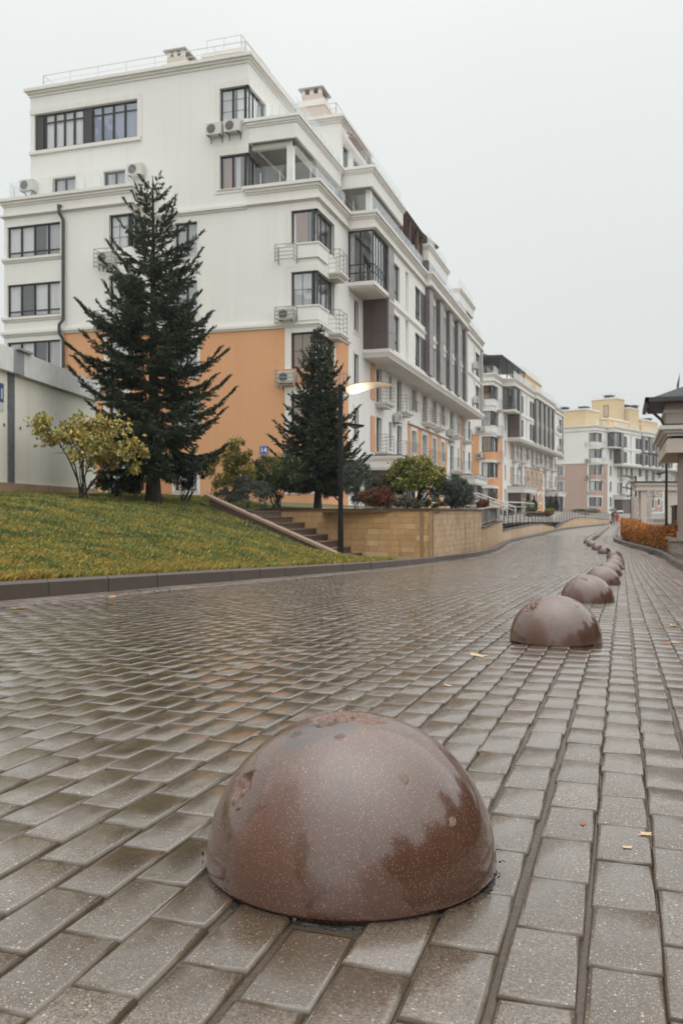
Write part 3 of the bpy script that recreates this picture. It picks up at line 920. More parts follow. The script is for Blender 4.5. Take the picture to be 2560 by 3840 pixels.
def surround(B, fr, a, b, z0, z1, wd=0.3, sill=True, l=True, r=True, head=True):
    m = MB()
    k = 0.035
    if l: m.fbox(fr, a - wd, a, z0 - (.22 if sill else 0), z1 + (wd if head else 0), -0.03, k)
    if r: m.fbox(fr, b, b + wd, z0 - (.22 if sill else 0), z1 + (wd if head else 0), -0.03, k)
    if head: m.fbox(fr, a - (0 if l else 0), b, z1, z1 + wd, -0.03, k - .003)
    if sill:
        m.fbox(fr, a, b, z0 - .22, z0, -0.03, k - .003)
        m.fbox(fr, a - wd * .5 * l, b + wd * .5 * r, z0 - .05, z0 - .004, -0.02, 0.085)
    m.build('window_surround', M_trim, B)

def ac_unit(B, fr, s, t, w=0.85, h=0.58, brackets=True):
    m = MB()
    m.fbox(fr, s, s + w, t, t + h, 0.12, 0.43)
    o = m.build('air_conditioner', M_ac, B)
    g_ = MB()
    cx, cz, r_ = s + w * .36, t + h * .5, h * .41
    n = 20
    g_.add([fr.p(cx + r_ * math.cos(2 * math.pi * i / n), cz + r_ * math.sin(2 * math.pi * i / n), 0.436) for i in range(n)] + [fr.p(cx, cz, 0.45)],
           [(i, (i + 1) % n, n) for i in range(n)])
    g_.build('fan_grille', M_acg, o)
    for q in (s + .1, s + w - .14):
        b = MB()
        b.fbox(fr, q, q + .04, t - .05, t - .01, -.02, .45)
        b.fbox(fr, q + .005, q + .035, t - .30, t - .05, -.02, .03)
        b.build('bracket', M_metal, o)

def basket(B, fr, s0, s1, t0, t1, dep=0.55, ac=True, nb=5):
    m = MB()
    r_ = .018
    for i in range(nb):
        t = t0 + (t1 - t0) * i / (nb - 1)
        m.tube([fr.p(s0, t, 0), fr.p(s0, t, dep), fr.p(s1, t, dep), fr.p(s1, t, 0)], r_, 4)
    for s_ in (s0, s1):
        m.tube([fr.p(s_, t0 - .12, dep), fr.p(s_, t1, dep)], r_ * 1.3, 4)
        m.tube([fr.p(s_, t0 - .12, .03), fr.p(s_, t1, .03)], r_ * 1.3, 4)
    o = m.build('air_conditioner_cage', M_rail, B)
    if ac: ac_unit(B, fr, s0 + .12, t0 + .12, min(.85, s1 - s0 - .2), .56)

def railing_bars(name, par, pts, h, mat, rails=(1.0, .66, .33), gap=1.2, r_=.02, vert=None, world=False):
    """posts and rails along a 3D polyline"""
    m = MB()
    for a, b in zip(pts[:-1], pts[1:]):
        a = Vector(a); b = Vector(b); L = (b - a).length
        for q in rails:
            m.tube([a + Vector((0, 0, h * q)), b + Vector((0, 0, h * q))], r_ * (1.15 if q == 1.0 else .7), 5)
        n = max(1, int(round(L / gap)))
        for i in range(n + 1):
            p = a.lerp(b, i / n)
            m.tube([p, p + Vector((0, 0, h))], r_, 5)
        if vert:
            nv = int(L / vert)
            for i in range(1, nv):
                p = a.lerp(b, i / nv)
                m.tube([p + Vector((0, 0, h * .08)), p + Vector((0, 0, h * .97))], r_ * .32, 4, False)
    return m.build(name, mat, par)

def balustrade(B, pts, z, h=0.95, gap=1.45, t=0.012):
    """balustrade > glass_pane, post"""
    mp = MB(); panes = []
    for a, b in zip(pts[:-1], pts[1:]):
        a = Vector((a[0], a[1], z)); b = Vector((b[0], b[1], z)); d = (b - a); L = d.length; d.normalize()
        n = max(1, int(round(L / gap))); sd_ = Vector((d.y, -d.x, 0))
        for i in range(n):
            p0 = a + d * (L * i / n + .03); p1 = a + d * (L * (i + 1) / n - .03)
            q = MB()
            q.hexa([p0 + Vector((0, 0, .07)), p1 + Vector((0, 0, .07)), p1 - sd_ * t + Vector((0, 0, .07)), p0 - sd_ * t + Vector((0, 0, .07)),
                    p0 + Vector((0, 0, h)), p1 + Vector((0, 0, h)), p1 - sd_ * t + Vector((0, 0, h)), p0 - sd_ * t + Vector((0, 0, h))])
            panes.append(q)
            for f_ in (.18, .82) if i % 1 == 0 else ():
                c = a + d * (L * (i + f_) / n) - sd_ * .05
                mp.tube([c, c + Vector((0, 0, h * .72))], .022, 6)
    o = mp.build('balustrade', M_steel, B)
    for q in panes: q.build('glass_pane', M_bal, o)
    return o

def slabs(m, x0, x1, y0, y1, steps, dz=0.0):
    for z0, z1, pr in steps:
        m.box(x0 - pr, x1 + pr, y0 - pr, y1 + pr, z0 + dz, z1 + dz + 0.0)
CORN = [(15.77, 15.83, .06), (15.83, 15.92, .17), (15.92, 16.36, .025), (16.36, 16.46, .08), (16.46, 16.60, .15), (16.60, 16.76, .24)]
ROOFC = [(22.98, 23.12, .06), (23.12, 23.24, .15), (23.24, 23.40, .26)]
BELT = [(9.62, 9.72, .05), (9.72, 9.86, .14)]

def balcony(B, y0, y1, z, dep=0.75, h=1.05, rail=True, x=0.0):
    m = MB()
    m.box(x - .02, x + dep, y0, y1, z - .12, z); m.box(x - .02, x + dep - .12, y0 + .12, y1 - .12, z - .26, z - .12); m.box(x - .02, x + dep + .06, y0 - .06, y1 + .06, z - .05, z + .03)
    o = m.build('balcony_slab', M_trim, B)
    if rail:
        railing_bars('balcony_railing', o, [(x, y0 + .04, z + .03), (x + dep - .04, y0 + .04, z + .03), (x + dep - .04, y1 - .04, z + .03), (x, y1 - .04, z + .03)], h, M_rail, (1.0, .8, .6, .4, .2), .8, .016)

def block(name, label, loc, rz, det, low, variant):
    B = empty(name, loc, rz, label, 'building', 'apartment blocks along the street')
    L = 44.1
    zb = 0.3
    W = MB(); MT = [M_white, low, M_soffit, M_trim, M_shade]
    def pan(mat, *a, **k):
        W.cur = mat; W.panel(*a, **k)
    # -- gable, lower five floors
    g = Fr((-9, 0, 0), (1, 0, 0)); X = lambda x: x + 9
    lo = FL[:3]; hi = FL[3:5]
    og = [(X(-1.33), X(0) + 1, a, b) for a, b in FL[:5]] + [(X(-7.66), X(-6.41), a, b) for a, b in FL[:5]]
    pan(1, g, 0, 9, zb, 9.7, og); pan(0, g, 0, 9, 9.7, 16.76, og)
    # -- left projecting part
    lv = Fr((-16.4, -2.1, 0), (1, 0, 0)); XL = lambda x: x + 16.4
    ol = [(XL(-16.2), XL(-13.02), a, b - .02) for a, b in FL[:5]] + [(XL(-10.18), XL(-8.96) + 1, a, b) for a, b in FL[:5]]
    pan(0, lv, 0, XL(-12.85), zb, 15.8, ol)
    pan(1, lv, XL(-12.85), 7.44, zb, 9.7, ol); pan(0, lv, XL(-12.85), 7.44, 9.7, 15.8, ol)
    ls = Fr((-8.96, -2.1, 0), (0, 1, 0))
    os_ = [(-1, 1.45, a, b) for a, b in FL[:5]]
    pan(1, ls, 0, 2.1, zb, 9.7, os_); pan(0, ls, 0, 2.1, 9.7, 15.8, os_)
    W.cur = 0
    W.quad((-16.4, L, zb), (-16.4, -2.1, zb), (-16.4, -2.1, 15.8), (-16.4, L, 15.8))      # back wall
    W.quad((0, L + 2.4, zb), (-16.4, L + 2.4, zb), (-16.4, L + 2.4, 16.76), (0, L + 2.4, 16.76))
    # -- street side
    st = Fr((0, 0, 0), (0, 1, 0))
    o1 = [(-1, 2.62, a, b) for a, b in FL[:5]] + [(6.2, 7.05, a, b) for a, b in FL[:4]]
    pan(1, st, 0, 5.2, zb, 9.7, o1); pan(0, st, 0, 5.2, 9.7, 16.76, o1); pan(0, st, 5.2, 8.1, zb, 12.8, o1)
    doors = [(10.96, 12.29, 1), (16.2, 17.5, 1), (20.3, 21.8, 0), (23.8, 25.4, 1), (27.5, 28.9, 1), (30.9, 32.3, 0), (35.2, 36.9, 1), (41.6, 42.6, 1)]
    slits = [(14.0, 14.8), (38.9, 39.5)]
    o2 = []
    for k, (za, zc) in enumerate(FLT):
        for a, b, bal in doors:
            o2.append((a, b, za + (0.62 if not bal else 0), zc))
        for a, b in slits: o2.append((a, b, za + .55, zc))
    pan(0, st, 8.1, L, zb, 9.62, o2, depth=.30)
    pan(0, st, L, L + 2.4, zb, 16.76, [(.6 + L, 1.8 + L, a, b) for a, b in FL[:5]])
    # orange fields sit a little proud, cut round the windows
    for (a, b, z0, z1) in ((9.62, 10.62, 7.25, 9.4), (9.62, 10.62, 4.2, 6.3), (19.2, 33.6, 3.6, 6.7), (40.2, 41.2, 3.6, 9.4), (9.62, 10.62, .9, 3.2), (19.2, 33.6, .7, 3.1)):
        pan(1, Fr((0.03, 0, 0), (0, 1, 0)), a, b, z0, z1, [(p - .28, q + .28, r_ - .3, t_ + .28) for p, q, r_, t_ in o2], depth=.03)
    # -- overhang, floors four and five
    ov = Fr((1.43, 0, 0), (0, 1, 0))
    wins = [(9.45, 11.06), (15.2, 17.0), (19.6, 21.9), (23.35, 25.6), (26.9, 29.15), (30.6, 32.8), (33.85, 35.7), (40.0, 42.75)]
    o3 = []
    for a, b in wins: o3 += [(a, b, 10.07, 12.2), (a, b, 13.07, 15.2)]
    o3 += [(12.5, 13.3, 9.95, 12.45), (12.5, 13.3, 12.95, 15.45), (38.9, 39.5, 9.95, 12.45), (38.9, 39.5, 12.95, 15.45)]
    pan(0, ov, 8.1, L, 9.75, 15.8, o3, depth=.22)
    W.cur = 3
    for a, b in ((12.5, 13.3), (38.9, 39.5)):
        for c, d in ((9.95, 12.45), (12.95, 15.45)): W.quad(ov.p(a, c, -.22), ov.p(b, c, -.22), ov.p(b, d, -.22), ov.p(a, d, -.22))
    W.cur = 0
    W.quad((1.43, L, 9.75), (-.5, L, 9.75), (-.5, L, 15.8), (1.43, L, 15.8))
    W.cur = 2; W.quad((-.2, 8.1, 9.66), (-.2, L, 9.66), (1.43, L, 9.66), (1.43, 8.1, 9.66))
    # sixth floor, set back, and the upper gable
    gu = Fr((-16.35, 0, 0), (1, 0, 0)); XU = lambda x: x + 16.35
    ou = [(XU(-14.93), XU(-13.55), 16.9, 18.46), (XU(-11.84), XU(-10.54), 16.9, 18.46), (XU(-5.16), XU(-3.6) + 1, 16.8, 18.5), (XU(-16.1), XU(-9.82), 20.1, 22.02), (XU(-5.16), XU(-3.6) + 1, 20.18, 21.88)]
    top = 22.98 if variant != 3 else 16.78
    if variant == 1:
        W.cur = 0
        pan(0, gu, 0, XU(-9), 15.78, 22.98, ou); pan(0, gu, XU(-9), XU(-3.6), 16.76, 22.98, ou)
        us = Fr((-3.6, 0, 0), (0, 1, 0))
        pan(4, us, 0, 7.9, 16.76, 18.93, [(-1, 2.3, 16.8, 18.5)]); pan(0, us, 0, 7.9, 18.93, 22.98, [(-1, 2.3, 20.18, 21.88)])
        W.quad((-16.35, 14, 16.7), (-16.35, 0, 16.7), (-16.35, 0, 22.98), (-16.35, 14, 22.98))
        W.quad((-3.6, 14, 16.7), (-16.35, 14, 16.7), (-16.35, 14, 22.98), (-3.6, 14, 22.98))
        v2 = Fr((-1.3, 7.9, 0), (0, 1, 0))
        pan(0, v2, 0, 5.9, 18.9, 22.98, [(.5, 1.7, 20.1, 22.0), (2.6, 4.6, 20.1, 22.0)])
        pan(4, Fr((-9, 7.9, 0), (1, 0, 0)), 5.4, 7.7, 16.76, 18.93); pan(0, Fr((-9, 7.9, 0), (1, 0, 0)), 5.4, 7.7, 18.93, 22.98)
        W.cur = 0
        W.quad((-1.3, 13.8, 16.7), (-9, 13.8, 16.7), (-9, 13.8, 22.98), (-1.3, 13.8, 22.98))
    s6 = Fr((-2.6, 8.0, 0), (0, 1, 0))
    o6 = [(a - 8, b - 8, 16.9, 18.7) for a, b in ((15.5, 18.5), (19.5, 22), (24, 29.5), (31, 34.5), (37.5, 42.5))]
    ztop6 = 19.9 if variant == 1 else 19.6
    if variant != 3: pan(0, s6, 0, L - 8, 16.74, ztop6, o6)
    W.build('wall', MT, B)

    # -- cornices and parapets
    m = MB()
    slabs(m, -3.6, 0, 0, 8.1, CORN)
    slabs(m, -16.4, -8.96, -2.1, 2.0, CORN, .004)
    slabs(m, -6, 1.43, 8.1, L, CORN, .008)
    slabs(m, -2, 1.78, 18.2, 33.7, CORN, .011)
    slabs(m, -1, 1.42, 5.2, 8.6, CORN, .014)
    if variant != 1: slabs(m, -16.4, -3.5, 0, 8, CORN, .017)
    m.box(-8.9, -3.66, -.16, .1, 15.80, 15.93); m.box(-8.85, -3.7, -.07, .1, 15.70, 15.80)
    m.box(-16.2, 0.0, 2.0, L + 2.4, 16.55, 16.70)                      # roof deck behind the parapets
    m.build('parapet_cornice', M_trim, B)
    m = MB()
    m.box(-8.9, .14, -.14, .05, 9.74, 9.88); m.box(-8.9, .07, -.07, .05, 9.64, 9.74)
    m.box(-.05, .143, -.143, 5.3, 9.743, 9.883); m.box(-.05, .073, -.073, 5.2, 9.643, 9.743)
    m.build('belt_cornice', M_trim, B); m = MB()
    m.box(-16.54, -8.82, -2.24, -1.9, 9.746, 9.886); m.box(-16.47, -8.89, -2.17, -1.9, 9.646, 9.746)
    m.box(-9.2, -8.816, -2.244, .05, 9.75, 9.89)
    m.build('belt_cornice', M_trim, B)
    for (za, zc) in FL[1:5]:                                           # sill bands of the glazed corner
        m = MB(); m.box(-16.5, -12.86, -2.22, -1.9, za - .15, za - .02); m.box(-16.46, -12.9, -2.16, -1.9, za - .25, za - .15); m.build('sill_band', M_trim, B)
    m = MB()
    slabs(m, -.6, 1.43, 8.1, L, [(9.42, 9.54, .05), (9.54, 9.66, .10), (9.66, 9.86, .17)])
    m.box(-.2, 1.40, 5.22, 8.1, 12.72, 12.80); m.box(-.2, 1.50, 5.12, 8.2, 12.80, 13.02)
    m.box(-.02, 1.47, 8.3, L - .1, 12.52, 12.62); m.box(-.02, 1.52, 8.3, L - .1, 12.62, 12.74)
    m.box(-.02, .20, 19.1, 33.7, 6.72, 6.90)
    m.build('soffit_cornice', M_trim, B)
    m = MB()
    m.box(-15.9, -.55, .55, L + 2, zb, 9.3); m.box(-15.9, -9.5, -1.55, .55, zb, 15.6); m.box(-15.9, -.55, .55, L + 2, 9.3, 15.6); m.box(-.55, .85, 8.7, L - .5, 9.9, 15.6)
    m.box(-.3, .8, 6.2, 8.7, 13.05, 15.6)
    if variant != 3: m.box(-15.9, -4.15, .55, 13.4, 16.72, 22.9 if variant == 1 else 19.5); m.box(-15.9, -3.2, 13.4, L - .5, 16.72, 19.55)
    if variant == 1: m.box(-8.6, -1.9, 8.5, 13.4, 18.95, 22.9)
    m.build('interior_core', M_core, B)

    # -- windows of the gable
    for f, (a, b) in enumerate(FL[:5]):
        window(B, g, X(-1.33), X(0) - .0, a, b, det, .14, [1.0 - .2] if f != 3 else [.8], None, (2, 2) if f in (2, 3) else None,
               cur={4: [(0, 0, .12), (4, .12, .55)], 3: [(1, 0, .85)], 2: [(3, 0, .8)]}.get(f, None))
        window(B, st, 0.06, 2.62, a, b, det, .14, [.36, .68], None, cur={4: [(0, 0, .4)], 3: []}.get(f, [(0, 0, .5)]))
        surround(B, g, X(-1.33), X(0) - .0, a, b, .33, f < 2, True, False); surround(B, st, 0.0, 2.62, a, b, .28, False, False, True)
        window(B, g, X(-7.66), X(-6.41), a, b, det, .16, 2, None, cur=[(1, 0, 1)]); surround(B, g, X(-7.66), X(-6.41), a, b, .16)
        window(B, lv, XL(-16.2), XL(-13.02), a, b - .02, det, .12, [.25, .5, .76], [.17] if f >= 2 else None, cur=[(0, 0, .25), (rnd.choice([0, 1]), .48, 1)] if f % 2 else [(0, 0, .5), (1, .7, 1)])
        window(B, lv, XL(-10.18), XL(-8.96), a, b, det, .14, [.82], None, (2, 3), cur=[(0, 0, .8)])
        window(B, ls, 0.06, 1.45, a, b, det, .14, [.5], None, cur=[(0, 0, .5)])
        surround(B, lv, XL(-10.18), XL(-8.96), a, b, .30, f != 4, True, False)
        window(B, Fr((0, 0, 0), (0, 1, 0)), .6 + L, 1.8 + L, a, b, 1, .14, 2)
    # spandrel under the corner windows, with cages for the cooling units
    for f in (3, 4):
        z1 = FL[f][0]; m = MB()
        m.box(-.98, .10, -.10, 1.5, z1 - .72, z1 - .06); m.box(-1.04, .15, -.15, 1.56, z1 - .06, z1 + .01)
        m.build('spandrel', M_white, B)
        basket(B, g, X(-2.0), X(-1.02), z1 - .82, z1 - .08, .5, f == 3, 5)
        balcony(B, 1.75, 3.1, z1 - 1.05, .62, 1.15)
    balcony(B, 1.75, 3.1, FL[2][0] - 1.05, .62, 1.15)
    basket(B, g, X(-2.0), X(-1.02), FL[2][0] - .85, FL[2][0] - .1, .5, True, 5)
    for f in (2, 3, 4):
        basket(B, lv, XL(-10.75), XL(-9.75), FL[f][0] - .95, FL[f][0] - .12, .5, True, 5)
    if variant == 1:
        window(B, gu, XU(-14.93), XU(-13.55), 16.9, 18.46, det, .18, 2, cur=[(1, 0, 1)]); window(B, gu, XU(-11.84), XU(-10.54), 16.9, 18.46, det, .18, 2, cur=[(1, .1, 1)])
        surround(B, gu, XU(-14.93), XU(-13.55), 16.9, 18.46, .16, False, True, False); surround(B, gu, XU(-11.84), XU(-10.54), 16.9, 18.46, .16, False, False, True)
        window(B, gu, XU(-16.1), XU(-9.82), 20.1, 22.02, det, .16, [.095, .19, .285, .38, .475, .56, .655, .76, .87], [.76], cur=[(0, .09, .46), (2, .57, 1)], frame=.08)
        for q_ in ((-16.1, -15.6), (-13.05, -12.6)):
            p = MB(); p.fbox(gu, XU(q_[0]), XU(q_[1]), 20.18, 21.95, -.15, -.10); p.build('dark_infill_panel', M_frame_b, B)
        m = MB(); m.fbox(gu, -.03, XU(-9.6), 19.86, 20.04, -.02, .12); m.fbox(gu, -.02, XU(-9.6), 22.04, 22.3, -.02, .05); m.fbox(gu, XU(-9.82), XU(-9.55), 20.04, 22.04, -.02, .047); m.build('window_surround', M_trim, B)
        for za, zc, c in ((16.8, 18.5, [(4, .10, .40), (1, .5, .66)]), (20.18, 21.88, [(1, 0, .45), (0, .55, .8)])):
            window(B, gu, XU(-5.16), XU(-3.6) - .0, za, zc, det, .16, [.42, .84], None, (1, 3) if za > 20 else None, cur=c)
            window(B, us, 0.06, 2.3, za, zc, det, .16, [.4, .75], cur=[(0, .05, .6)])
            surround(B, gu, XU(-5.16), XU(-3.6), za, zc, .3, True, True, False)
        window(B, v2, .5, 1.7, 20.1, 22.0, det, .16, 1, cur=[]); window(B, v2, 2.6, 4.6, 20.1, 22.0, det, .16, 2, cur=[(0, 0, .5)])
        ac_unit(B, gu, XU(-5.75), 19.46); ac_unit(B, gu, XU(-4.75), 19.50)
        ac_unit(B, gu, XU(-10.2), 17.95); ac_unit(B, gu, XU(-16.75), 17.85)
        for f_ in ((15.5, 18.5), (19.5, 22), (24, 29.5), (31, 34.5), (37.5, 42.5)):
            window(B, s6, f_[0] - 8, f_[1] - 8, 16.9, 18.7, 1, .16, 2)
        # roof cornices
        m = MB(); slabs(m, -16.35, -3.6, 0, 14, ROOFC); slabs(m, -9, -1.3, 7.9, 13.8, ROOFC, .005)
        m.box(-16, -2.62, 14.1, L - .05, 19.88, 20.03); m.build('roof_cornice', M_trim, B)
        # terrace boxes of the seventh floor
        ring = [(18.95, 19.70, .0), (19.70, 19.80, .05), (19.80, 19.93, .11), (19.93, 20.08, .19)]
        for q_ in ((-3.58, -1.03, -.04, 7.2, ring), (-3.7, .73, 7.4, 14.8, ring, .004), (-3.7, .70, 22.8, 30.4, ring, .008), (-3.7, .66, 36.0, 43.8, ring, .011)):
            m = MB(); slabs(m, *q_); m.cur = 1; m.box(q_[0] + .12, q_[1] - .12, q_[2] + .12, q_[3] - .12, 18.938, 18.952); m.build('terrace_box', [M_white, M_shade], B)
        m = MB(); m.box(-1.68, -1.36, .28, .6, 16.75, 18.97); m.box(-3.55, -1.36, .30, .58, 18.72, 18.96); m.box(-1.66, -1.38, .6, 7.3, 18.74, 18.97)
        m.box(.2, .5, 7.9, 8.2, 16.75, 18.97)
        m.build('terrace_column', M_white, B)
        # the orange penthouse with its brown eaves
        m = MB(); m.hexa([(-5, 15.6, 20.55), (.55, 15.6, 20.55), (.55, 26.2, 20.55), (-5, 26.2, 20.55), (-5, 15.6, 20.8), (-.2, 15.6, 20.78), (.62, 26.2, 20.72), (-5, 26.2, 20.8)])
        m.hexa([(-5.2, 15.4, 21.75), (-1.5, 15.4, 21.75), (.72, 26.4, 20.75), (-5.2, 26.4, 20.95), (-5.2, 15.4, 21.9), (-1.5, 15.4, 21.9), (.76, 26.4, 20.9), (-5.2, 26.4, 21.2)])
        m.build('penthouse_eaves', M_roofb, B)
        m = MB(); m.box(-5, -1.7, 15.7, 16.6, 20.78, 21.72); m.build('penthouse_gable', M_orange, B)
        m = MB(); m.box(-4.8, -2.4, 16.2, 22.6, 20.03, 20.56)
        for yy in (16.3, 18.6, 20.9, 22.5): m.box(.1, .3, yy, yy + .2, 16.76, 20.56)
        m.box(-2.55, -2.45, 15.2, 22.6, 18.72, 20.0); m.build('penthouse_wall', M_roofb, B)
        for (x0, y0, w_, dz_) in ((-9.15, 1.9, 1.0, .75), (-3.75, 8.15, 1.2, .75)):
            m = MB(); z0 = 23.38 + dz_
            m.cur = 1; m.box(x0 - .3, x0 + w_ + .3, y0 - .3, y0 + 1.55, 23.37, z0); m.cur = 0; m.box(x0 - .35, x0 + w_ + .35, y0 - .35, y0 + 1.6, z0, z0 + .28); m.box(x0 - .22, x0 + w_ + .22, y0 - .22, y0 + 1.47, z0 + .28, z0 + .42)
            m.cur = 1; m.box(x0, x0 + w_, y0, y0 + 1.25, z0 + .42, z0 + .85); m.cur = 0
            for dx in (0, w_ - .2):
                for dy in (0, 1.05): m.box(x0 + dx, x0 + dx + .2, y0 + dy, y0 + dy + .2, z0 + .85, z0 + 1.12)
            m.box(x0 + w_ * .4, x0 + w_ * .6, y0, y0 + 1.25, z0 + .85, z0 + 1.12)
            m.cur = 2; m.box(x0 - .16, x0 + w_ + .16, y0 - .16, y0 + 1.41, z0 + 1.12, z0 + 1.2)
            m.build('chimney', [M_trim, M_beige, M_rail], B)
        m = MB(); m.box(-7.0, -5.0, 2.2, 6.2, 23.38, 24.55); m.box(-7.1, -4.9, 2.1, 6.3, 24.55, 24.75); m.box(-7.2, -4.8, 2.0, 6.4, 24.75, 24.95); m.build('roof_plinth', M_trim, B)
        railing_bars('roof_railing', B, [(-15.9, 3.5, 23.4), (-15.9, .5, 23.4), (-4.0, .5, 23.4), (-4.0, 13, 23.4)], .95, M_railw, (1.0, .66, .33), 1.75, .022)
        railing_bars('roof_railing', B, [(-7.0, 2.3, 24.95), (-5.0, 2.3, 24.95), (-5.0, 6.2, 24.95)], .8, M_railw, (1.0, .55), 1.3, .02)
        railing_bars('roof_railing', B, [(-8.5, 8.3, 23.4), (-1.7, 8.3, 23.4), (-1.7, 13.5, 23.4)], .95, M_railw, (1.0, .66, .33), 1.5, .022)
        # rolled-up awning
        m = MB(); m.tube([(-1.02, 8.3, 22.55), (-.85, 8.3, 22.5), (-.85, 13.2, 22.5)], .11, 8); m.box(-1.0, -.6, 8.4, 13.1, 22.28, 22.34); m.build('awning', m_simple('striped_awning', (.42, .33, .32), .8, .2, 9), B)
        zt = 20.08
        balustrade(B, [(-3.3, .12), (-1.12, .12), (-1.12, 7.3), (-1.12, 7.45)], zt); balustrade(B, [(-1.0, 7.52), (.62, 7.52), (.62, 14.7)], zt)
        balustrade(B, [(.6, 22.9), (.6, 30.3)], zt); balustrade(B, [(.6, 36.1), (.6, 43.7)], zt)
    if variant == 1:
        balustrade(B, [(-3.3, .1), (-.1, .1), (-.1, 5.0)], 16.78); balustrade(B, [(.0, 5.3), (1.3, 5.3), (1.3, 8.4), (1.33, 17.8)], 16.78)
        balustrade(B, [(1.68, 18.4), (1.68, 33.5)], 16.78, gap=1.3); balustrade(B, [(1.3, 34), (1.3, L - .2)], 16.78)
        balustrade(B, [(-16.2, .0), (-16.2, -1.95), (-9.1, -1.95), (-9.1, -.1)], 16.77)
    else:
        balustrade(B, [(-3.3, .1), (-.1, .1), (-.1, 5.0)], 16.78, gap=2.6); balustrade(B, [(1.3, 5.3), (1.33, 17.8)], 16.78, gap=2.6); balustrade(B, [(1.68, 18.4), (1.68, 33.5)], 16.78, gap=2.6)
        balustrade(B, [(1.3, 34), (1.3, L - .2)], 16.78, gap=2.6)
    # -- glazed bay of the fifth floor
    bf = Fr((0, 5.2, 0), (1, 0, 0)); bs = Fr((1.4, 5.2, 0), (0, 1, 0))
    window(B, bf, 0.02, 1.4, 13.02, 15.78, det, .05, [.46], [.34, .18], cur=[(1, .0, .2)] if det > 1 else [], frame=.06)
    window(B, bs, 0.06, 2.9, 13.02, 15.78, det, .05, [.22, .42, .62, .8], [.36, .20], cur=[(0, .0, .45)], frame=.06)
    # -- brown cladding: the end face of the overhang, and the pilasters between the windows
    e = Fr((0, 8.1, 0), (1, 0, 0))
    for i in range(3):
        for (a, b) in ((.0, .5), (.51, 1.42)):
            m = MB(); m.fbox(e, a + .004, b - .004, 9.88 + i * .94, 9.88 + (i + 1) * .94 - .015, -.05, .03); m.build('cladding_panel', M_clad, B)
    piers = [(8.1, 9.4), (18.25, 19.58), (21.95, 23.3), (25.65, 26.85), (29.2, 30.55), (32.85, 33.8), (42.8, 44.1)]
    for a, b in piers:
        m = MB()
        x1 = 1.50 if not 18 < a < 33.5 else 1.74
        for i in range(6):
            m.box(1.38, x1, a + .01, b - .01, 9.90 + i * .975, 9.90 + (i + 1) * .975 - .02)
        m.build('cladding_pilaster', M_clad2, B)
    for f_ in ((17.0, 18.2), ):
        for z_ in ((10.07, 12.2), (13.07, 15.2)):
            m = MB(); m.fbox(ov, f_[0], f_[1], z_[0], z_[1], -.02, .02); m.build('dark_infill_panel', M_frame_b, B)
    for a, b in wins:
        for z_ in ((10.07, 12.2), (13.07, 15.2)):
            window(B, ov, a, b, z_[0], z_[1], det if a < 30 else 1, .16, [.33, .66] if b - a > 1.7 else [.5], [.28], cur=rnd.choice([[(0, 0, .3)], [(0, 0, .36)], [], [(1, 0, .5)], [(0, .0, .2), (1, .7, 1)]]))
    # -- lower street floors
    for k, (za, zc) in enumerate(FLT):
        for a, b, bal in doors:
            z0 = za + (0.62 if not bal else 0)
            window(B, st, a, b, z0, zc, det if a < 22 else 1, .26, 2, [.45] if k == 0 else None, cur=[(1, .55, 1)] if rnd.random() < .25 else [])
            if bal and k > 0: balcony(B, a - .25, b + .35, za - .02, .72, 1.05)
            if not bal and k > 0: railing_bars('window_guard', B, [(.02, a, z0 - .1), (.25, a, z0 - .1), (.25, b, z0 - .1), (.02, b, z0 - .1)], .75, M_rail, (1.0, .75, .5, .25), 1.0, .014)
            if k > 0 and 19 < a < 33: surround(B, Fr((.03, 0, 0), (0, 1, 0)), a, b, z0, zc, .26, k == 1, True, True)
        for a, b in slits:
            window(B, st, a, b, za + .55, zc, 1, .26, 1, cur=[])
            m = MB(); m.box(-.02, .06, a - .1, b + .1, za + .40, za + .52); m.build('sill', M_trim, B)
    for f in range(4):
        window(B, st, 6.2, 7.05, FL[f][0], FL[f][1], det, .16, 1, None, cur=[(1, 0, 1)]); surround(B, st, 6.2, 7.05, FL[f][0], FL[f][1], .18)
    for (s_, t_) in ((37.9, 13.35), (38.0, 10.3), (33.2, 7.0), (34.2, 6.6), (14.9, 6.4)):
        ac_unit(B, ov if s_ > 36 else st, s_, t_)
    # -- entrance canopies and brown porches
    for (y0, y1) in ((7.9, 17.0), (35.8, 42.8)):
        m = MB(); m.box(-.1, 2.0, y0 + .1, y1 - .1, 3.0, 3.12); m.box(-.1, 2.06, y0 + .04, y1 - .04, 3.12, 3.55); m.box(-.1, 2.14, y0 - .04, y1 + .04, 3.55, 3.66); m.box(-.1, 2.22, y0 - .12, y1 + .12, 3.66, 3.80)
        m.cur = 1; m.box(-.1, 2.26, y0 - .16, y1 + .16, 3.80, 3.84)
        m.build('entrance_canopy', [M_white, M_roofd], B)
        m = MB(); m.box(-.1, 1.6, y0 + .5, y0 + 4.2, zb, 3.0); m.build('porch', M_clad, B)
        m = MB(); m.fbox(Fr((1.6, y0 + 4.2, 0), (0, 1, 0)), 0, 2.2, zb, 3.0, -.1, 0)
        for q in (0, .7, 1.45, 2.1): m.fbox(Fr((1.6, y0 + 4.2, 0), (0, 1, 0)), q, q + .09, zb, 3.0, -.02, .05)
        d_ = m.build('entrance_door', M_door, B)
    # rainwater pipe of the left part
    if variant == 1:
        m = MB()
        xq, yq = -12.74, -2.26
        m.tube([(xq - .25, yq + .12, 16.1), (xq - .18, yq - .12, 16.05), (xq - .15, yq - .14, 15.7), (xq, yq, 15.35), (xq, yq, 10.3), (xq - .15, yq - .12, 10.05), (xq - .15, yq - .12, 9.65), (xq, yq, 9.3), (xq, yq, zb + .2)], .085, 8)
        m.build('drainpipe', M_pipe, B)
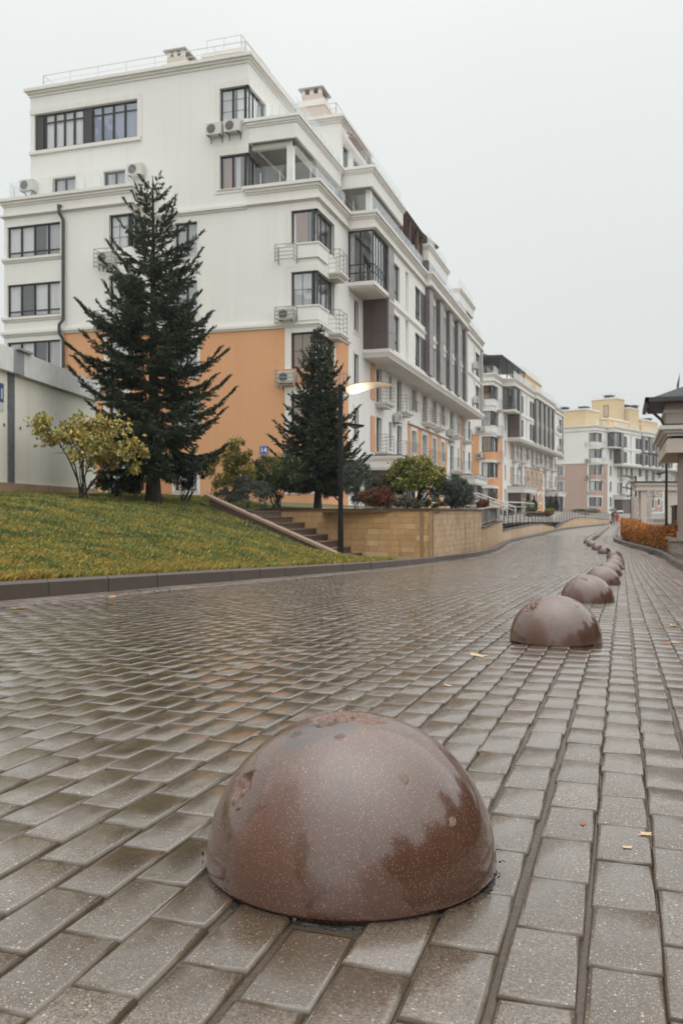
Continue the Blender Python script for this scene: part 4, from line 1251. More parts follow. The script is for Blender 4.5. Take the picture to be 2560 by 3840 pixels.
    if variant == 2:
        m = MB(); m.hexa([(-8, .3, 19.0), (1.0, .3, 18.7), (1.0, 15, 18.7), (-8, 15, 19.0), (-8, .3, 19.2), (1.0, .3, 18.85), (1.0, 15, 18.85), (-8, 15, 19.2)])
        for yy in (.6, 4, 7.5, 11, 14.6): m.box(.7, .82, yy, yy + .12, 16.7, 18.8)
        m.hexa([(-7.5, 2, 19.2), (-1, 2, 19.2), (-1, 9, 19.2), (-7.5, 9, 19.2), (-6, 4, 20.3), (-3, 4, 20.3), (-3, 8, 20.3), (-6, 8, 20.3)])
        m.build('terrace_roof', M_roofd, B)
        m = MB(); m.box(-8, -2, 30, 43.5, 19.5, 20.9); m.box(-8.2, -1.8, 29.8, 43.7, 20.9, 21.1); m.box(-7.6, -2.8, 2, 8, 16.76, 18.9); m.build('penthouse_wall', M_yellow, B)
        m = MB(); m.box(-7, -3, 33, 40, 21.1, 21.35); m.build('roof_plinth', M_roofd, B)
        railing_bars('roof_railing', B, [(-7.6, 30, 21.1), (-2.2, 30, 21.1), (-2.2, 43.5, 21.1)], .9, M_railw, (1.0, .5), 2.0, .025)
    if variant == 3:
        for nm, (x0, x1, y0, y1, z1) in (('a', (-10.5, -2.9, 2, 8, 20.0)), ('b', (-7.2, -2, 14, 18, 23.2)), ('c', (-6, -1, 18.2, 23, 21.5)), ('d', (-5, -.8, 24, 33, 19.6)), ('e', (-4, -1.2, 8.4, 24, 18.6)), ('f', (-16, -11, 3, 10, 18.9))):
            m = MB(); m.box(x0, x1, y0, y1, 16.7, z1); m.cur = 1; m.box(x0 - .15, x1 + .15, y0 - .15, y1 + .15, z1, z1 + .3); m.build('penthouse', [M_yellow, M_trim], B)
        m = MB()
        for (x0, y0, z0) in ((-9, 3, 20.3), (-5.5, 4.5, 20.3), (-5, 15, 23.5), (-3.5, 19, 21.8), (-2.4, 21, 21.8), (-3, 30, 19.9)):
            m.box(x0, x0 + 1.4, y0, y0 + 1.6, z0, z0 + .55); m.box(x0 - .2, x0 + 1.6, y0 - .2, y0 + 1.8, z0 + .55, z0 + .68)
        m.build('chimney', M_roofd, B)
        p = Fr((-7.2, 14, 0), (1, 0, 0)); window(B, p, 2.6, 3.6, 19.6, 22.0, 1, -.03, 1, cur=[])
        railing_bars('roof_railing', B, [(-7, 14.2, 23.5), (-2.2, 14.2, 23.5), (-2.2, 17.8, 23.5)], .9, M_railw, (1.0, .5), 2.0, .025)
    return B

B1 = block('apartment_building', 'large white and orange seven-storey block in front, its windowless gable facing the lawn', (-14.13, 41.05, 0), 0.0, 2, M_orange, 1)
B2 = block('apartment_building', 'white and orange block behind the first one, dark terrace roof on its corner', (-14.3, 104.2, 0), R(-4.9), 1, M_orange, 2)
B3 = block('apartment_building', 'farthest white and dusty-pink block with yellow penthouses on its roof', (-4.7, 172.5, 0), R(-22.6), 1, M_pink, 3)

# house number plate on the big gable
def plate(x, z, y, w, h, text, label, blue=(0.045, 0.11, 0.30)):
    p = empty('house_number_sign', (x, y, z), 0, label, 'sign')
    m = MB(); m.box(0, w, -.03, 0, 0, h); m.build('plate', m_simple('blue_sign_enamel', blue, 0.35, 0.05, 3), p)
    white = m_simple('white_sign_enamel', (0.75, 0.75, 0.74), 0.4, 0.04, 3)
    m = MB(); b = .02
    for q in ((.02, w - .02, .02, .02 + .014), (.02, w - .02, h - .034, h - .02), (.02, .034, .034, h - .034), (w - .034, w - .02, .034, h - .034)):
        m.box(q[0], q[1], -.034, -.028, q[2], q[3])
    m.build('border', white, p)
    c = bpy.data.curves.new('number', 'FONT'); c.body = text; c.size = h * .70; c.extrude = .003; c.align_x = 'CENTER'; c.align_y = 'CENTER'; c.offset = .008
    c.materials.append(white)
    tmp = bpy.data.objects.new('number_outline', c); COL.objects.link(tmp)
    me = bpy.data.meshes.new_from_object(tmp.evaluated_get(bpy.context.evaluated_depsgraph_get())); COL.objects.unlink(tmp); bpy.data.objects.remove(tmp)
    o = bpy.data.objects.new('number', me); COL.objects.link(o); o.parent = p; o.location = (w / 2, -.036, h / 2 - .0); o.rotation_euler = (R(90), 0, 0)
    return p
plate(-17.12, 3.42, 41.02, .44, .47, '14', 'blue house number plate reading 14 on the orange gable wall')
# ------------------------------------------------------------------ retaining wall of yellow stone, stair, low walls
def m_stone(name='yellow_sandstone', cols=((0.56, 0.33, 0.145), (0.64, 0.41, 0.20), (0.60, 0.37, 0.175), (0.74, 0.54, 0.32))):
    t = NT(name)
    P = t.pos()
    r = t.orand()
    c = t.ramp(r, list(zip((0.0, 0.35, 0.7, 1.0), cols)))
    n = t.noise(P, 2.2, 6, 0.65)
    c = t.mix(t.ramp(n, [(0.40, 0.0), (0.75, 0.55)]), c, (0.33, 0.20, 0.10))
    n2 = t.noise(t.pos((1.6, 1.6, 0.18)), 2.0, 5)
    c = t.mix(t.ramp(n2, [(0.55, 0.0), (0.75, 0.6)]), c, (0.20, 0.135, 0.085))
    c = t.mix(t.math('MULTIPLY', t.noise(P, 60, 3), 0.2), c, (0.25, 0.16, 0.09))
    t.set(Base_Color=c, Roughness=0.7, Specular_IOR_Level=0.35, Normal=t.bump(t.noise(P, 35, 4), 0.3, 0.01))
    return t.m
M_stone = m_stone()
M_stone2 = m_stone('limed_lit_sandstone', ((0.60, 0.41, 0.25), (0.66, 0.48, 0.33), (0.62, 0.44, 0.28), (0.70, 0.54, 0.40)))  # lime stain, plus the light on street-facing stone put into the colour
M_joint = m_simple('stone_joint', (0.30, 0.19, 0.10), 0.9, 0.3, 8)
M_coping = m_simple('dark_brown_coping', (0.10, 0.06, 0.045), 0.5, 0.3, 6, 0.3)
M_step = m_simple('brown_concrete_step', (0.125, 0.085, 0.065), 0.5, 0.3, 5, 0.3)
M_cap = m_simple('pale_brown_cap', (0.32, 0.215, 0.165), 0.55, 0.25, 6, 0.3)

def stone_wall(name, label, segs, zt, z0f, cap=True, course=0.165, blen=0.40, pieces=True, mats=None):
    root = empty(name, (0, 0, 0), 0, label, 'wall')
    r_ = random.Random(21)
    cop = MB(); core = MB(); stuff = MB()
    for si, (a, b) in enumerate(segs):
        a = Vector((a[0], a[1], 0)); b = Vector((b[0], b[1], 0)); L = (b - a).length
        fr = Fr(a, b - a)
        zb_ = min(z0f(a), z0f(b)) - .25
        core.fbox(fr, 0, L, zb_, zt - .002, -.30, -.012)
        z = zb_; row = 0
        while z < zt - .02:
            z1 = min(z + course, zt - .004)
            s = -r_.uniform(0, .35) if row % 2 else -r_.uniform(.1, .3)
            while s < L:
                l = blen * r_.choice([.75, 1.0, 1.0, 1.3])
                q0, q1 = max(s, 0), min(s + l, L)
                if q1 - q0 > .05:
                    k = r_.uniform(-.004, .006)
                    m = MB() if pieces else stuff
                    m.fbox(fr, q0 + .004, q1 - .004, z + .004, z1 - .004, -.1, k)
                    if pieces: m.build('stone_block', mats[si] if mats else M_stone, root)
                s += l
            z = z1; row += 1
        if cap:
            n = max(1, int(L / .9))
            for i in range(n):
                m = MB(); m.fbox(fr, L * i / n + .003 - (.03 if i == 0 else 0), L * (i + 1) / n - .003 + (.03 if i == n - 1 else 0), zt, zt + .055, -.34, .045); m.build('coping_stone', M_coping, root)
    core.build('mortar_core', M_joint, root)
    if not pieces:
        o = stuff.build('stone_courses', M_stone, root); o['kind'] = 'stuff'
    return root
wall = stone_wall('retaining_wall', 'yellow sandstone retaining wall beside the steps, with thin brown coping',
                  [((-10.3, 25.75), (-5.12, 24.42)), ((-5.09, 24.45), (-4.80, 32.0))], 0.655, lambda p: float(zr(p.y)) + .05, mats=[M_stone, M_stone2])
m = MB(); m.fbox(Fr((-5.12, 24.42, 0), (5.18, -1.33, 0)), -.62, -.02, .14, .52, .004, .007)
M_efflo = m_simple('pale_lime_stain', (0.55, 0.50, 0.44), 0.8, 0.25, 5)

def low_wall(name, label, pts, tops, n=1):
    root = empty(name, (0, 0, 0), 0, label, 'wall')
    for i in range(len(pts) - 1):
        a, b = pts[i], pts[i + 1]
        z0, z1 = tops[i], tops[i + 1]
        fr = Fr((a[0], a[1], 0), (b[0] - a[0], b[1] - a[1], 0)); L = math.hypot(b[0] - a[0], b[1] - a[1])
        zb_ = float(zr((a[1] + b[1]) / 2)) - .3
        m = MB(); P = fr.p
        m.hexa([P(0, zb_, 0), P(L, zb_, 0), P(L, zb_, -.28), P(0, zb_, -.28), P(0, z0, 0), P(L, z1, 0), P(L, z1, -.28), P(0, z0, -.28)])
        m.build('stone_panel', M_stone2, root)
        m = MB(); m.hexa([P(-.01, z0, .04), P(L + .01, z1, .04), P(L + .01, z1, -.32), P(-.01, z0, -.32), P(-.01, z0 + .05, .04), P(L + .01, z1 + .05, .04), P(L + .01, z1 + .05, -.32), P(-.01, z0 + .05, -.32)])
        m.build('coping_stone', M_coping, root)
    return root
lk = lambda y, off=-.24: (float(left_kerb(y)) + off, y)
p1_ = [lk(y) for y in (32.05, 34.5, 37, 40, 43)]; low_wall('low_wall', 'low curved sandstone wall carrying a railing, next to the tall retaining wall', p1_, [.02, .08, .12, .14, .15])
p2_ = [lk(y) for y in (43.1, 47, 52, 58, 64, 70, 75)]; low_wall('low_wall', 'long lower sandstone wall along the kerb, tapering towards the ramp', p2_, [-.33, -.28, -.25, -.20, -.25, -.45, -.62])
p3_ = [lk(y) for y in (78, 84, 90, 97, 105, 114, 124)]; low_wall('low_wall', 'farthest curved sandstone wall, where the street bends away behind the walkers', p3_, [-.7, -.35, -.05, .02, -.1, -.3, -.45])
def rail_thing(label, pts, tops, h, mat, vert, rails=(1.0, .12), gap=1.6, r_=.028):
    t = empty('railing', (0, 0, 0), 0, label, 'railing')
    railing_bars('rail_and_bars', t, [(p[0] - .14, p[1], z + .05) for p, z in zip(pts, tops)], h, mat, rails, gap, r_, vert)
rail_thing('curved grey railing with thin uprights on the low wall by the retaining wall', p1_, [.02, .08, .12, .14, .15], .62, M_rail, .14)
rail_thing('dark railing on the long lower wall before the entrance ramp', p2_, [-.33, -.28, -.25, -.20, -.25, -.45, -.62], .75, M_metal, None, (1.0, .72, .45, .2), 1.8, .02)
rail_thing('far grey railing rising over the curved wall at the end of the street', p3_, [-.7, -.35, -.05, .02, -.1, -.3, -.45], .85, M_metal, None, (1.0, .7, .4), 2.4, .022)
rl = empty('railing', (0, 0, 0), 0, 'white handrails sloping down the forecourt ramp between the shrubs', 'railing')
for q, (x0, x1) in enumerate(((-9.4, -7.3), (-8.9, -6.8))):
    railing_bars('handrail', rl, [(x0 - 3.5, 58, .95), (x0, 58, .95), (x1 + .6, 55, .05)], .85, M_railw, (1.0, .72), 1.5, .04)
rl = empty('railing', (0, 0, 0), 0, 'long white rail in front of the first brown entrance porch', 'railing')
railing_bars('handrail', rl, [(-11.5, 68, .69), (-7.6, 72, .60), (-7.4, 80, .6)], .75, M_railw, (1.0, .55), 1.6, .04)
pb = empty('stone_pillar', (-8.4, 84, .5), 0, 'short cream stone pillar beside the second entrance', 'pillar')
m = MB(); m.box(-.35, .35, -.35, .35, -.2, 1.25); m.box(-.42, .42, -.42, .42, 1.25, 1.36); m.build('shaft', M_stone, pb)

stairs = empty('outdoor_stair', (0, 0, 0), 0, 'brown concrete steps climbing along the sandstone wall', 'stairs')
for i in range(8):
    m = MB(); x1 = -7.22 - .385 * i; z1 = -.575 + .172 * i
    m.box(-11.0, x1, 23.22, 25.4 - .0 * i, z1 - .172 - (.3 if i == 0 else 0), z1 - .03)
    m.box(-11.0, x1 + .025, 23.20, 25.42, z1 - .03, z1)
    m.build('step', M_step, stairs)
m = MB()
A = [(-7.25, -1.3), (-7.25, -.62), (-11.1, .98), (-11.1, -.3)]
m.add([(x, 22.95, z) for x, z in A] + [(x, 23.2, z) for x, z in A], ((0, 3, 2, 1)[::-1], (4, 5, 6, 7)[::-1], (0, 1, 5, 4)[::-1], (1, 2, 6, 5)[::-1], (2, 3, 7, 6)[::-1], (3, 0, 4, 7)[::-1]))
m.build('cheek_wall', M_step, stairs)
m = MB()
A = [(-7.1, -.68), (-7.1, -.60), (-11.25, 1.11), (-11.25, 1.04)]
m.add([(x, 22.9, z) for x, z in A] + [(x, 23.26, z) for x, z in A], ((0, 3, 2, 1)[::-1], (4, 5, 6, 7)[::-1], (0, 1, 5, 4)[::-1], (1, 2, 6, 5)[::-1], (2, 3, 7, 6)[::-1], (3, 0, 4, 7)[::-1]))
m.build('sloping_cap', M_cap, stairs)
m = MB(); m.box(-13.5, -10.0, 23.2, 27.2, .2, .645); m.build('landing', M_step, stairs)
lp = grid('entry_paving', np.linspace(-8.2, -5.14, 8), np.linspace(22.3, 25.6, 8), lambda X, Y: np.where(Y < 22.85, zr(Y) + .1, zr(Y) + .13) + .0 * X, M_gutter)
prop(lp, kind='structure')

# ------------------------------------------------------------------ street lamps
M_lens = NT('warm_lamp_lens')
_o = M_lens.coord('Object')
_d = M_lens.n('ShaderNodeVectorMath', operation='DISTANCE'); M_lens.put(_d.inputs[0], _o); _d.inputs[1].default_value = (0.45, 0, 4.2)
_h = M_lens.n('ShaderNodeMapRange'); _h.interpolation_type = 'SMOOTHSTEP'; _h.inputs[1].default_value = 0.55; _h.inputs[2].default_value = 0.05
M_lens.put(_h.inputs[0], _d.outputs['Value'])
M_lens.set(Base_Color=(0.80, 0.68, 0.52), Roughness=0.3, Emission_Color=M_lens.mix(_h.outputs[0], (1.0, 0.74, 0.48), (1.0, 0.92, 0.78)), Emission_Strength=M_lens.math('ADD', 0.22, M_lens.math('MULTIPLY', _h.outputs[0], 1.3)))
M_lens_off = m_simple('lamp_lens_off', (0.55, 0.42, 0.30), 0.35, 0.1, 5)
def lamp(x, y, z, ang, label, H=4.42, lit=False, short=1.0):
    t = empty('street_lamp', (x, y, z), ang, label, 'street lamp', 'street lamps along the street')
    m = MB(); m.lathe([(.11, 0), (.11, .02), (.078, .05), (.070, .9), (.066, .95), (.064, H - .35), (.067, H - .30), (.067, H), (.03, H + .01)], n=16); m.build('pole', M_black, t)
    m = MB()                                            # curved arm, flat and wide, running along local +x
    n = 14; top = []; bot = []
    for i in range(n + 1):
        q = i / n
        xx = .04 + 1.34 * q
        zz = H - .16 + .20 * math.sin(q * 2.15) - .03 * q
        w_ = .02 + .19 * min(1, q * 7) ** .6 * (1 - q) ** .65
        th = .05 * (1 - q) + .012
        top.append([(xx, -w_, zz), (xx, 0, zz + th), (xx, w_, zz), (xx, 0, zz - .004)])
    vs = [p for r_ in top for p in r_]; fs = []
    for i in range(n):
        for j in range(4):
            k = (j + 1) % 4
            fs.append((i * 4 + j, i * 4 + k, (i + 1) * 4 + k, (i + 1) * 4 + j)[::-1])
    fs += [(0, 1, 2, 3), tuple(n * 4 + j for j in (3, 2, 1, 0))]
    m.add([(a_, b_, c_ - b_ * .38) for a_, b_, c_ in vs], fs); m.build('arm', M_black, t)
    m = MB(); rows = []                                 # glowing belly below the arm
    for i in range(1, n + 1):
        q = i / n; xx = .04 + 1.34 * q
        zz = H - .16 + .20 * math.sin(q * 2.15) - .03 * q
        w_ = (.015 + .19 * min(1, q * 7) ** .6 * (1 - q) ** .65) * .95
        dr = .21 * min(1, (q - .08) * 6) ** .6 * (1 - q) ** .75 if q > .08 else .0
        rows.append([(xx, -w_, zz - .006), (xx, -w_ * .6, zz - dr * .75 - .008), (xx, 0, zz - dr - .01), (xx, w_ * .6, zz - dr * .75 - .008), (xx, w_, zz - .006)])
    vs = [p for r_ in rows for p in r_]; fs = []
    for i in range(len(rows) - 1):
        for j in range(4): fs.append((i * 5 + j, (i + 1) * 5 + j, (i + 1) * 5 + j + 1, i * 5 + j + 1))
    m.add([(a_, b_, c_ - b_ * .38) for a_, b_, c_ in vs], fs); m.build('lens', M_lens.m if lit else M_lens_off, t, True)
    m = MB(); zq = H * .765                             # small lower lantern
    m.tube([(.04, 0, zq + .02), (.16, 0, zq + .03)], .03, 8)
    m.add([(.13, -.06, zq + .05), (.13, .06, zq + .05), (.62, .10, zq - .02), (.62, -.10, zq - .02), (.13, -.05, zq - .0), (.13, .05, zq - .0), (.58, .08, zq - .06), (.58, -.08, zq - .06), (.36, -.11, zq - .11), (.36, .11, zq - .11)],
          ((0, 3, 2, 1)[::-1], (0, 1, 5, 4)[::-1], (2, 3, 7, 6)[::-1], (0, 4, 8, 7, 3)[::-1], (1, 2, 6, 9, 5)[::-1], (4, 5, 9, 8)[::-1], (8, 9, 6, 7)[::-1]))
    m.build('lower_lantern', M_black, t)
    m = MB(); m.box(-.07, .07, -.075, -.05, .35, .75); m.build('hatch', M_black, t)
    return t
x, y = at(782, 23.2); lamp(x, y, -.51, YAW - R(4), 'nearest black street lamp, lit, in front of the steps and sandstone wall', lit=True)
x, y = at(1530, 47); lamp(x, y, -.72, R(180) + YAW, 'tallest-looking black street lamp behind the orange hedge, by the columned pavilion')
x, y = at(1459.5, 75); lamp(x, y, -.78, R(180) + YAW, 'middle black street lamp, left of the portico columns')
x, y = at(1449, 104); lamp(x, y, -.8, R(180) + YAW, 'farthest black street lamp, close to the walkers with umbrellas', H=4.3)

# ------------------------------------------------------------------ concrete garage at the left edge
ga = empty('garage', (0, 0, 0), 0, 'cream painted concrete garage at the left edge, grey roof band on top', 'building')
gx, gy = at(220, 26.9)
gd = Vector((-math.sin(R(11.7)), math.cos(R(11.7)), 0))      # its long face runs this way
ga.location = (0, 0, 0)
gL = 14.0
o_ = Vector((gx, gy, 0)) - gd * gL
gf = Fr(o_, gd)
m = MB(); m.panel(gf, 0, gL, 1.28, 3.96); m.cur = 0
m.quad(gf.p(gL, .4, 0), gf.p(gL, .4, -7), gf.p(gL, 4.0, -7), gf.p(gL, 4.0, 0)); m.quad(gf.p(0, .4, -7), gf.p(0, .4, 0), gf.p(0, 4.0, 0), gf.p(0, 4.0, -7)); m.quad(gf.p(gL, .4, -7), gf.p(0, .4, -7), gf.p(0, 4.0, -7), gf.p(gL, 4.0, -7))
m.build('wall', M_garage, ga)
m = MB()
for i in range(5):
    a = gL * i / 5 + .01; b = gL * (i + 1) / 5 - .01
    q = MB(); q.fbox(gf, a, b, 3.93, 4.50, -.25, .14); q.build('roof_band', M_conc, ga)
m = MB(); m.box(-.0, .0, 0, 0, 0, 0) if False else None
m = MB(); m.fbox(gf, 0, gL, 4.2, 4.44, -7, -.25); m.build('roof', M_conc, ga)
m = MB(); m.fbox(gf, 0, gL, .5, 1.30, -.4, .05)
m.build('plinth', m_simple('stained_sand_plinth', (0.42, 0.29, 0.18), 0.8, 0.4, 2.5, 0.4), ga)
def gs(px):                                              # distance along the long face for a bearing
    best = min(((abs(784 + FP * ((p := Vector(gf.p(q / 50, 2))).x * CC + p.y * CS) / (-p.x * CS + p.y * CC) - px), q / 50) for q in range(int(gL * 50))), key=lambda t_: t_[0])
    return best[1]
s0 = gs(24)
m = MB(); m.fbox(gf, s0 - .16, s0 + .16, 1.30, 3.93, -.02, .03); m.build('grey_joint_strip', m_simple('flaking_grey_paint', (0.15, 0.155, 0.17), 0.6, 0.7, 9), ga)
m = MB(); m.fbox(gf, s0 - .12, s0 + .42, 3.93, 4.505, .10, .146); m.fbox(gf, s0 + .0, s0 + .75, 4.50, 4.56, -.3, .22); m.build('patched_band', m_simple('grey_patch', (0.33, 0.335, 0.345), 0.7, 0.2, 5), ga)
m = MB()
for px in (9, 46):
    c = gs(px); n = 12
    m.add([gf.p(c + .045 * math.cos(6.283 * i / n), 2.66 + .045 * math.sin(6.283 * i / n), .012) for i in range(n)] + [gf.p(c, 2.66, .02)], [(i, (i + 1) % n, n) for i in range(n)])
m.build('vent_hole', M_metal, ga)
c = gs(8)
sg = empty('wall_sign', (0, 0, 0), 0, 'blue and white sign cut by the left picture edge on the garage', 'sign')
m = MB(); m.fbox(gf, c - .75, c, 2.98, 3.65, .004, .02); m.build('plate', m_simple('white_board', (0.68, 0.68, 0.67), 0.4, 0.04, 3), sg)
m = MB(); m.fbox(gf, c - .72, c - .03, 3.18, 3.62, .02, .024); m.build('blue_field', m_simple('blue_field', (0.05, 0.10, 0.24), 0.4, 0.05, 3), sg)
m = MB(); m.fbox(gf, c - .16, c - .10, 3.26, 3.50, .024, .028); m.build('stroke', m_simple('white_stroke', (0.72, 0.72, 0.72), 0.4, 0.03, 3), sg)

# ------------------------------------------------------------------ pavilion and portico on the right
pv = empty('pavilion', (1.72, 31.6, 0), R(0), 'beige pavilion with stepped cornices and a dark overhanging roof at the right edge', 'building')
def M_(f, name, mat, par=pv, **k):
    q = MB(); f(q); return q.build(name, mat, par, **k)
zg = -.78
M_(lambda q: (q.box(0.55, 9, .45, 6, zg, 2.75)), 'wall', M_beige)
M_(lambda q: (q.box(.05, 1.0, -.05, .55, zg + .5, 2.75), q.box(.0, 1.05, -.1, .6, zg + .5, zg + .75)), 'column', M_pier)
M_(lambda q: (q.box(-.35, 9.4, -.45, 6.4, 2.55, 2.95), q.box(-.30, 9.3, -.40, 6.3, 2.95, 3.02), q.box(-.20, 9.3, -.30, 6.3, 3.02, 3.10)), 'cornice', M_beige)
M_(lambda q: [q.box(-.2 - .12 * i, 9.3, -.3 - .12 * i, 6.3, 3.0 + .1 * i, 3.13 + .1 * i) for i in range(4)], 'stepped_cornice', M_trim)
M_(lambda q: q.box(-.46, 9.3, -.44, 6.3, 3.43, 3.50), 'dark_flashing', M_roofd)
M_(lambda q: (q.box(-.36, 9, -.32, 2.2, 3.50, 4.22)), 'attic_wall', M_beige)
M_(lambda q: (q.box(-.42, 9.1, -.38, 2.3, 3.86, 3.96)), 'attic_moulding', M_trim)
M_(lambda q: (q.box(-.86, 10, -.9, 2.9, 4.18, 4.26), q.add([(-.95, -.98, 4.26), (10, -.98, 4.26), (10, 3, 4.26), (-.95, 3, 4.26), (3.5, 1, 6.0), (6, 1, 6.0)], ((0, 1, 4), (1, 2, 5, 4), (2, 3, 5), (3, 0, 4, 5)))), 'roof', M_roofd)
M_(lambda q: (q.box(-1.02, -.90, -1.05, 3.05, 4.18, 4.32), q.box(-1.02, 10, -1.05, -.93, 4.18, 4.32), q.tube([(-.95, -.95, 4.2), (-.95, -.93, 4.0), (-.5, -.5, 3.62), (-.44, -.44, 3.5)], .05, 8)), 'rain_gutter', M_metal)
M_(lambda q: q.tube([(.0, -.2, 4.5), (.02, -.2, 4.8), (.08, -.2, 5.15)], [.02, .04, .006], 5), 'roof_finial', M_metal)
M_(lambda q: (q.box(-.18, 9.2, -.3, 12.2, zg - .6, zg + .5), q.box(-.24, 9.2, -.36, 12.2, zg + .42, zg + .52)), 'stone_base', m_simple('mottled_stone_base', (0.28, 0.235, 0.20), 0.6, 0.6, 7, 0.4))
M_(lambda q: ([q.box(-.02 + .0, .05, .7 + .12 * i, .74 + .12 * i, zg + .5, zg + 1.55) for i in range(20)], q.box(-.05, .08, .6, 3.2, zg + 1.55, zg + 1.62)), 'iron_grille', M_metal)

px_, py_ = at(1461, 50)
po = empty('portico', (px_, py_, 0), YAW * .9, 'beige portico with square columns and a flat beam behind the orange hedge', 'portico')
W_ = 2.28
M_(lambda q: (q.box(-.05, W_ + .6, -.1, .7, 1.80, 1.92), q.box(0, W_ + .6, -.06, .66, 1.92, 2.10), q.box(-.08, W_ + .6, -.14, .74, 2.10, 2.24)), 'beam', M_beige, po)
M_(lambda q: q.box(-.12, W_ + .6, -.18, .78, 2.24, 2.32), 'flashing', M_roofd, po)
M_(lambda q: (q.box(.26, .58, 0, .5, -1.0, 1.80)), 'column', M_beige, po)
M_(lambda q: (q.box(1.75, W_ + .6, 0.02, .6, -1.0, 1.80)), 'wall', M_beige, po)
M_(lambda q: q.box(1.72, W_ + .6, -.03, .02, -1.0, -.05), 'dark_plinth', M_clad, po)
M_(lambda q: (q.box(.62, 1.7, 2.6, 3.1, 1.15, 1.5), q.box(.62, .85, 2.6, 3.1, -1, 1.15), q.box(1.4, 1.65, 2.6, 3.1, -1, 1.15)), 'rear_frame', M_beige, po)
rl = empty('railing', (0, 0, 0), 0, 'pale metal railing between the portico columns', 'railing')
rx = Vector((math.cos(YAW * .9), math.sin(YAW * .9), 0)); ry = Vector((-rx.y, rx.x, 0)); bo = Vector((px_, py_, 0))
railing_bars('rail_and_bars', rl, [tuple(bo + rx * -.45 + ry * -1.0 + Vector((0, 0, -.95))), tuple(bo + rx * .3 + ry * .3 + Vector((0, 0, -.70))), tuple(bo + rx * 1.7 + ry * .3 + Vector((0, 0, -.70)))], .95, M_railw, (1.0, .7, .45, .2), .9, .03)

# ------------------------------------------------------------------ foliage
def m_leaf(name, stops, rough=0.55, drift=0.35, dscale=1.6):
    t = NT(name)
    v = t.math('ADD', t.math('MULTIPLY', t.attr('rnd'), 1 - drift), t.math('MULTIPLY', t.noise(t.pos(), dscale, 3), drift))
    t.set(Base_Color=t.ramp(v, stops), Roughness=rough, Specular_IOR_Level=0.35)
    return t.m
M_spruce = m_leaf('spruce_needles', [(0.0, (0.013, 0.024, 0.015)), (0.5, (0.032, 0.051, 0.027)), (0.8, (0.062, 0.082, 0.034)), (1.0, (0.14, 0.12, 0.045))], 0.6)
M_bark = m_simple('dark_bark', (0.045, 0.034, 0.028), 0.85, 0.4, 12, 0.8, 40)
M_twig = m_simple('brown_twig', (0.10, 0.06, 0.038), 0.8, 0.3, 12)
M_stem = m_simple('blackish_stem', (0.03, 0.025, 0.022), 0.8, 0.3, 12)
LEAF = {
    'yellow': m_leaf('yellow_olive_leaf', [(0.0, (0.10, 0.115, 0.035)), (0.38, (0.25, 0.24, 0.07)), (0.6, (0.46, 0.37, 0.10)), (0.78, (0.46, 0.24, 0.06)), (1.0, (0.66, 0.64, 0.36))], 0.5, .45, 2.2),
    'yellowgreen': m_leaf('yellow_green_leaf', [(0.0, (0.05, 0.065, 0.02)), (0.42, (0.12, 0.13, 0.03)), (0.66, (0.38, 0.29, 0.04)), (1.0, (0.62, 0.42, 0.04))], 0.5, .55, 1.6),
    'darkgreen': m_leaf('dark_green_leaf', [(0.0, (0.018, 0.032, 0.016)), (0.55, (0.045, 0.072, 0.026)), (0.8, (0.11, 0.13, 0.03)), (1.0, (0.40, 0.30, 0.04))], 0.5, .4, 1.6),
    'grey': m_leaf('grey_green_needle', [(0.0, (0.038, 0.052, 0.044)), (0.6, (0.085, 0.105, 0.085)), (1.0, (0.17, 0.185, 0.12))], 0.7),
    'olive': m_leaf('olive_leaf', [(0.0, (0.04, 0.046, 0.028)), (0.6, (0.11, 0.11, 0.06)), (1.0, (0.20, 0.17, 0.09))], 0.7),
    'purple': m_leaf('purple_leaf', [(0.0, (0.018, 0.012, 0.016)), (0.7, (0.045, 0.028, 0.034)), (1.0, (0.09, 0.05, 0.05))], 0.6),
    'red': m_leaf('rust_red_leaf', [(0.0, (0.05, 0.022, 0.014)), (0.5, (0.15, 0.05, 0.026)), (0.8, (0.22, 0.08, 0.035)), (1.0, (0.13, 0.11, 0.04))], 0.65),
    'round': m_leaf('mixed_autumn_leaf', [(0.0, (0.035, 0.055, 0.018)), (0.42, (0.10, 0.125, 0.030)), (0.66, (0.30, 0.27, 0.05)), (1.0, (0.52, 0.32, 0.04))], 0.5, .5, 1.0),
    'orange': m_leaf('orange_hedge_leaf', [(0.12, (0.05, 0.025, 0.010)), (0.36, (0.24, 0.085, 0.016)), (0.6, (0.52, 0.19, 0.025)), (0.8, (0.50, 0.27, 0.04)), (1.0, (0.22, 0.20, 0.05))], 0.6, .6, 2.4),
    'cone': m_leaf('thuja_green', [(0.0, (0.010, 0.022, 0.014)), (0.7, (0.025, 0.045, 0.026)), (1.0, (0.05, 0.065, 0.03))], 0.7),
}

def leaf_quads(C, size, rs, asp=0.5, up=0.3, out=None):
    """one bent rhombus (two triangles' worth) per point of C"""
    n = len(C)
    d = rs.normal(0, 1, (n, 3)); d[:, 2] += up
    if out is not None: d += out
    d /= np.linalg.norm(d, axis=1)[:, None]
    e = rs.normal(0, 1, (n, 3)); e -= (e * d).sum(1)[:, None] * d; e /= np.linalg.norm(e, axis=1)[:, None]
    s = (size * rs.uniform(.6, 1.3, n))[:, None]
    V = np.stack([C, C + d * s * .5 + e * s * asp * .5, C + d * s, C + d * s * .5 - e * s * asp * .5], 1)
    F = np.arange(n * 4).reshape(n, 4)
    return V.reshape(-1, 3), F

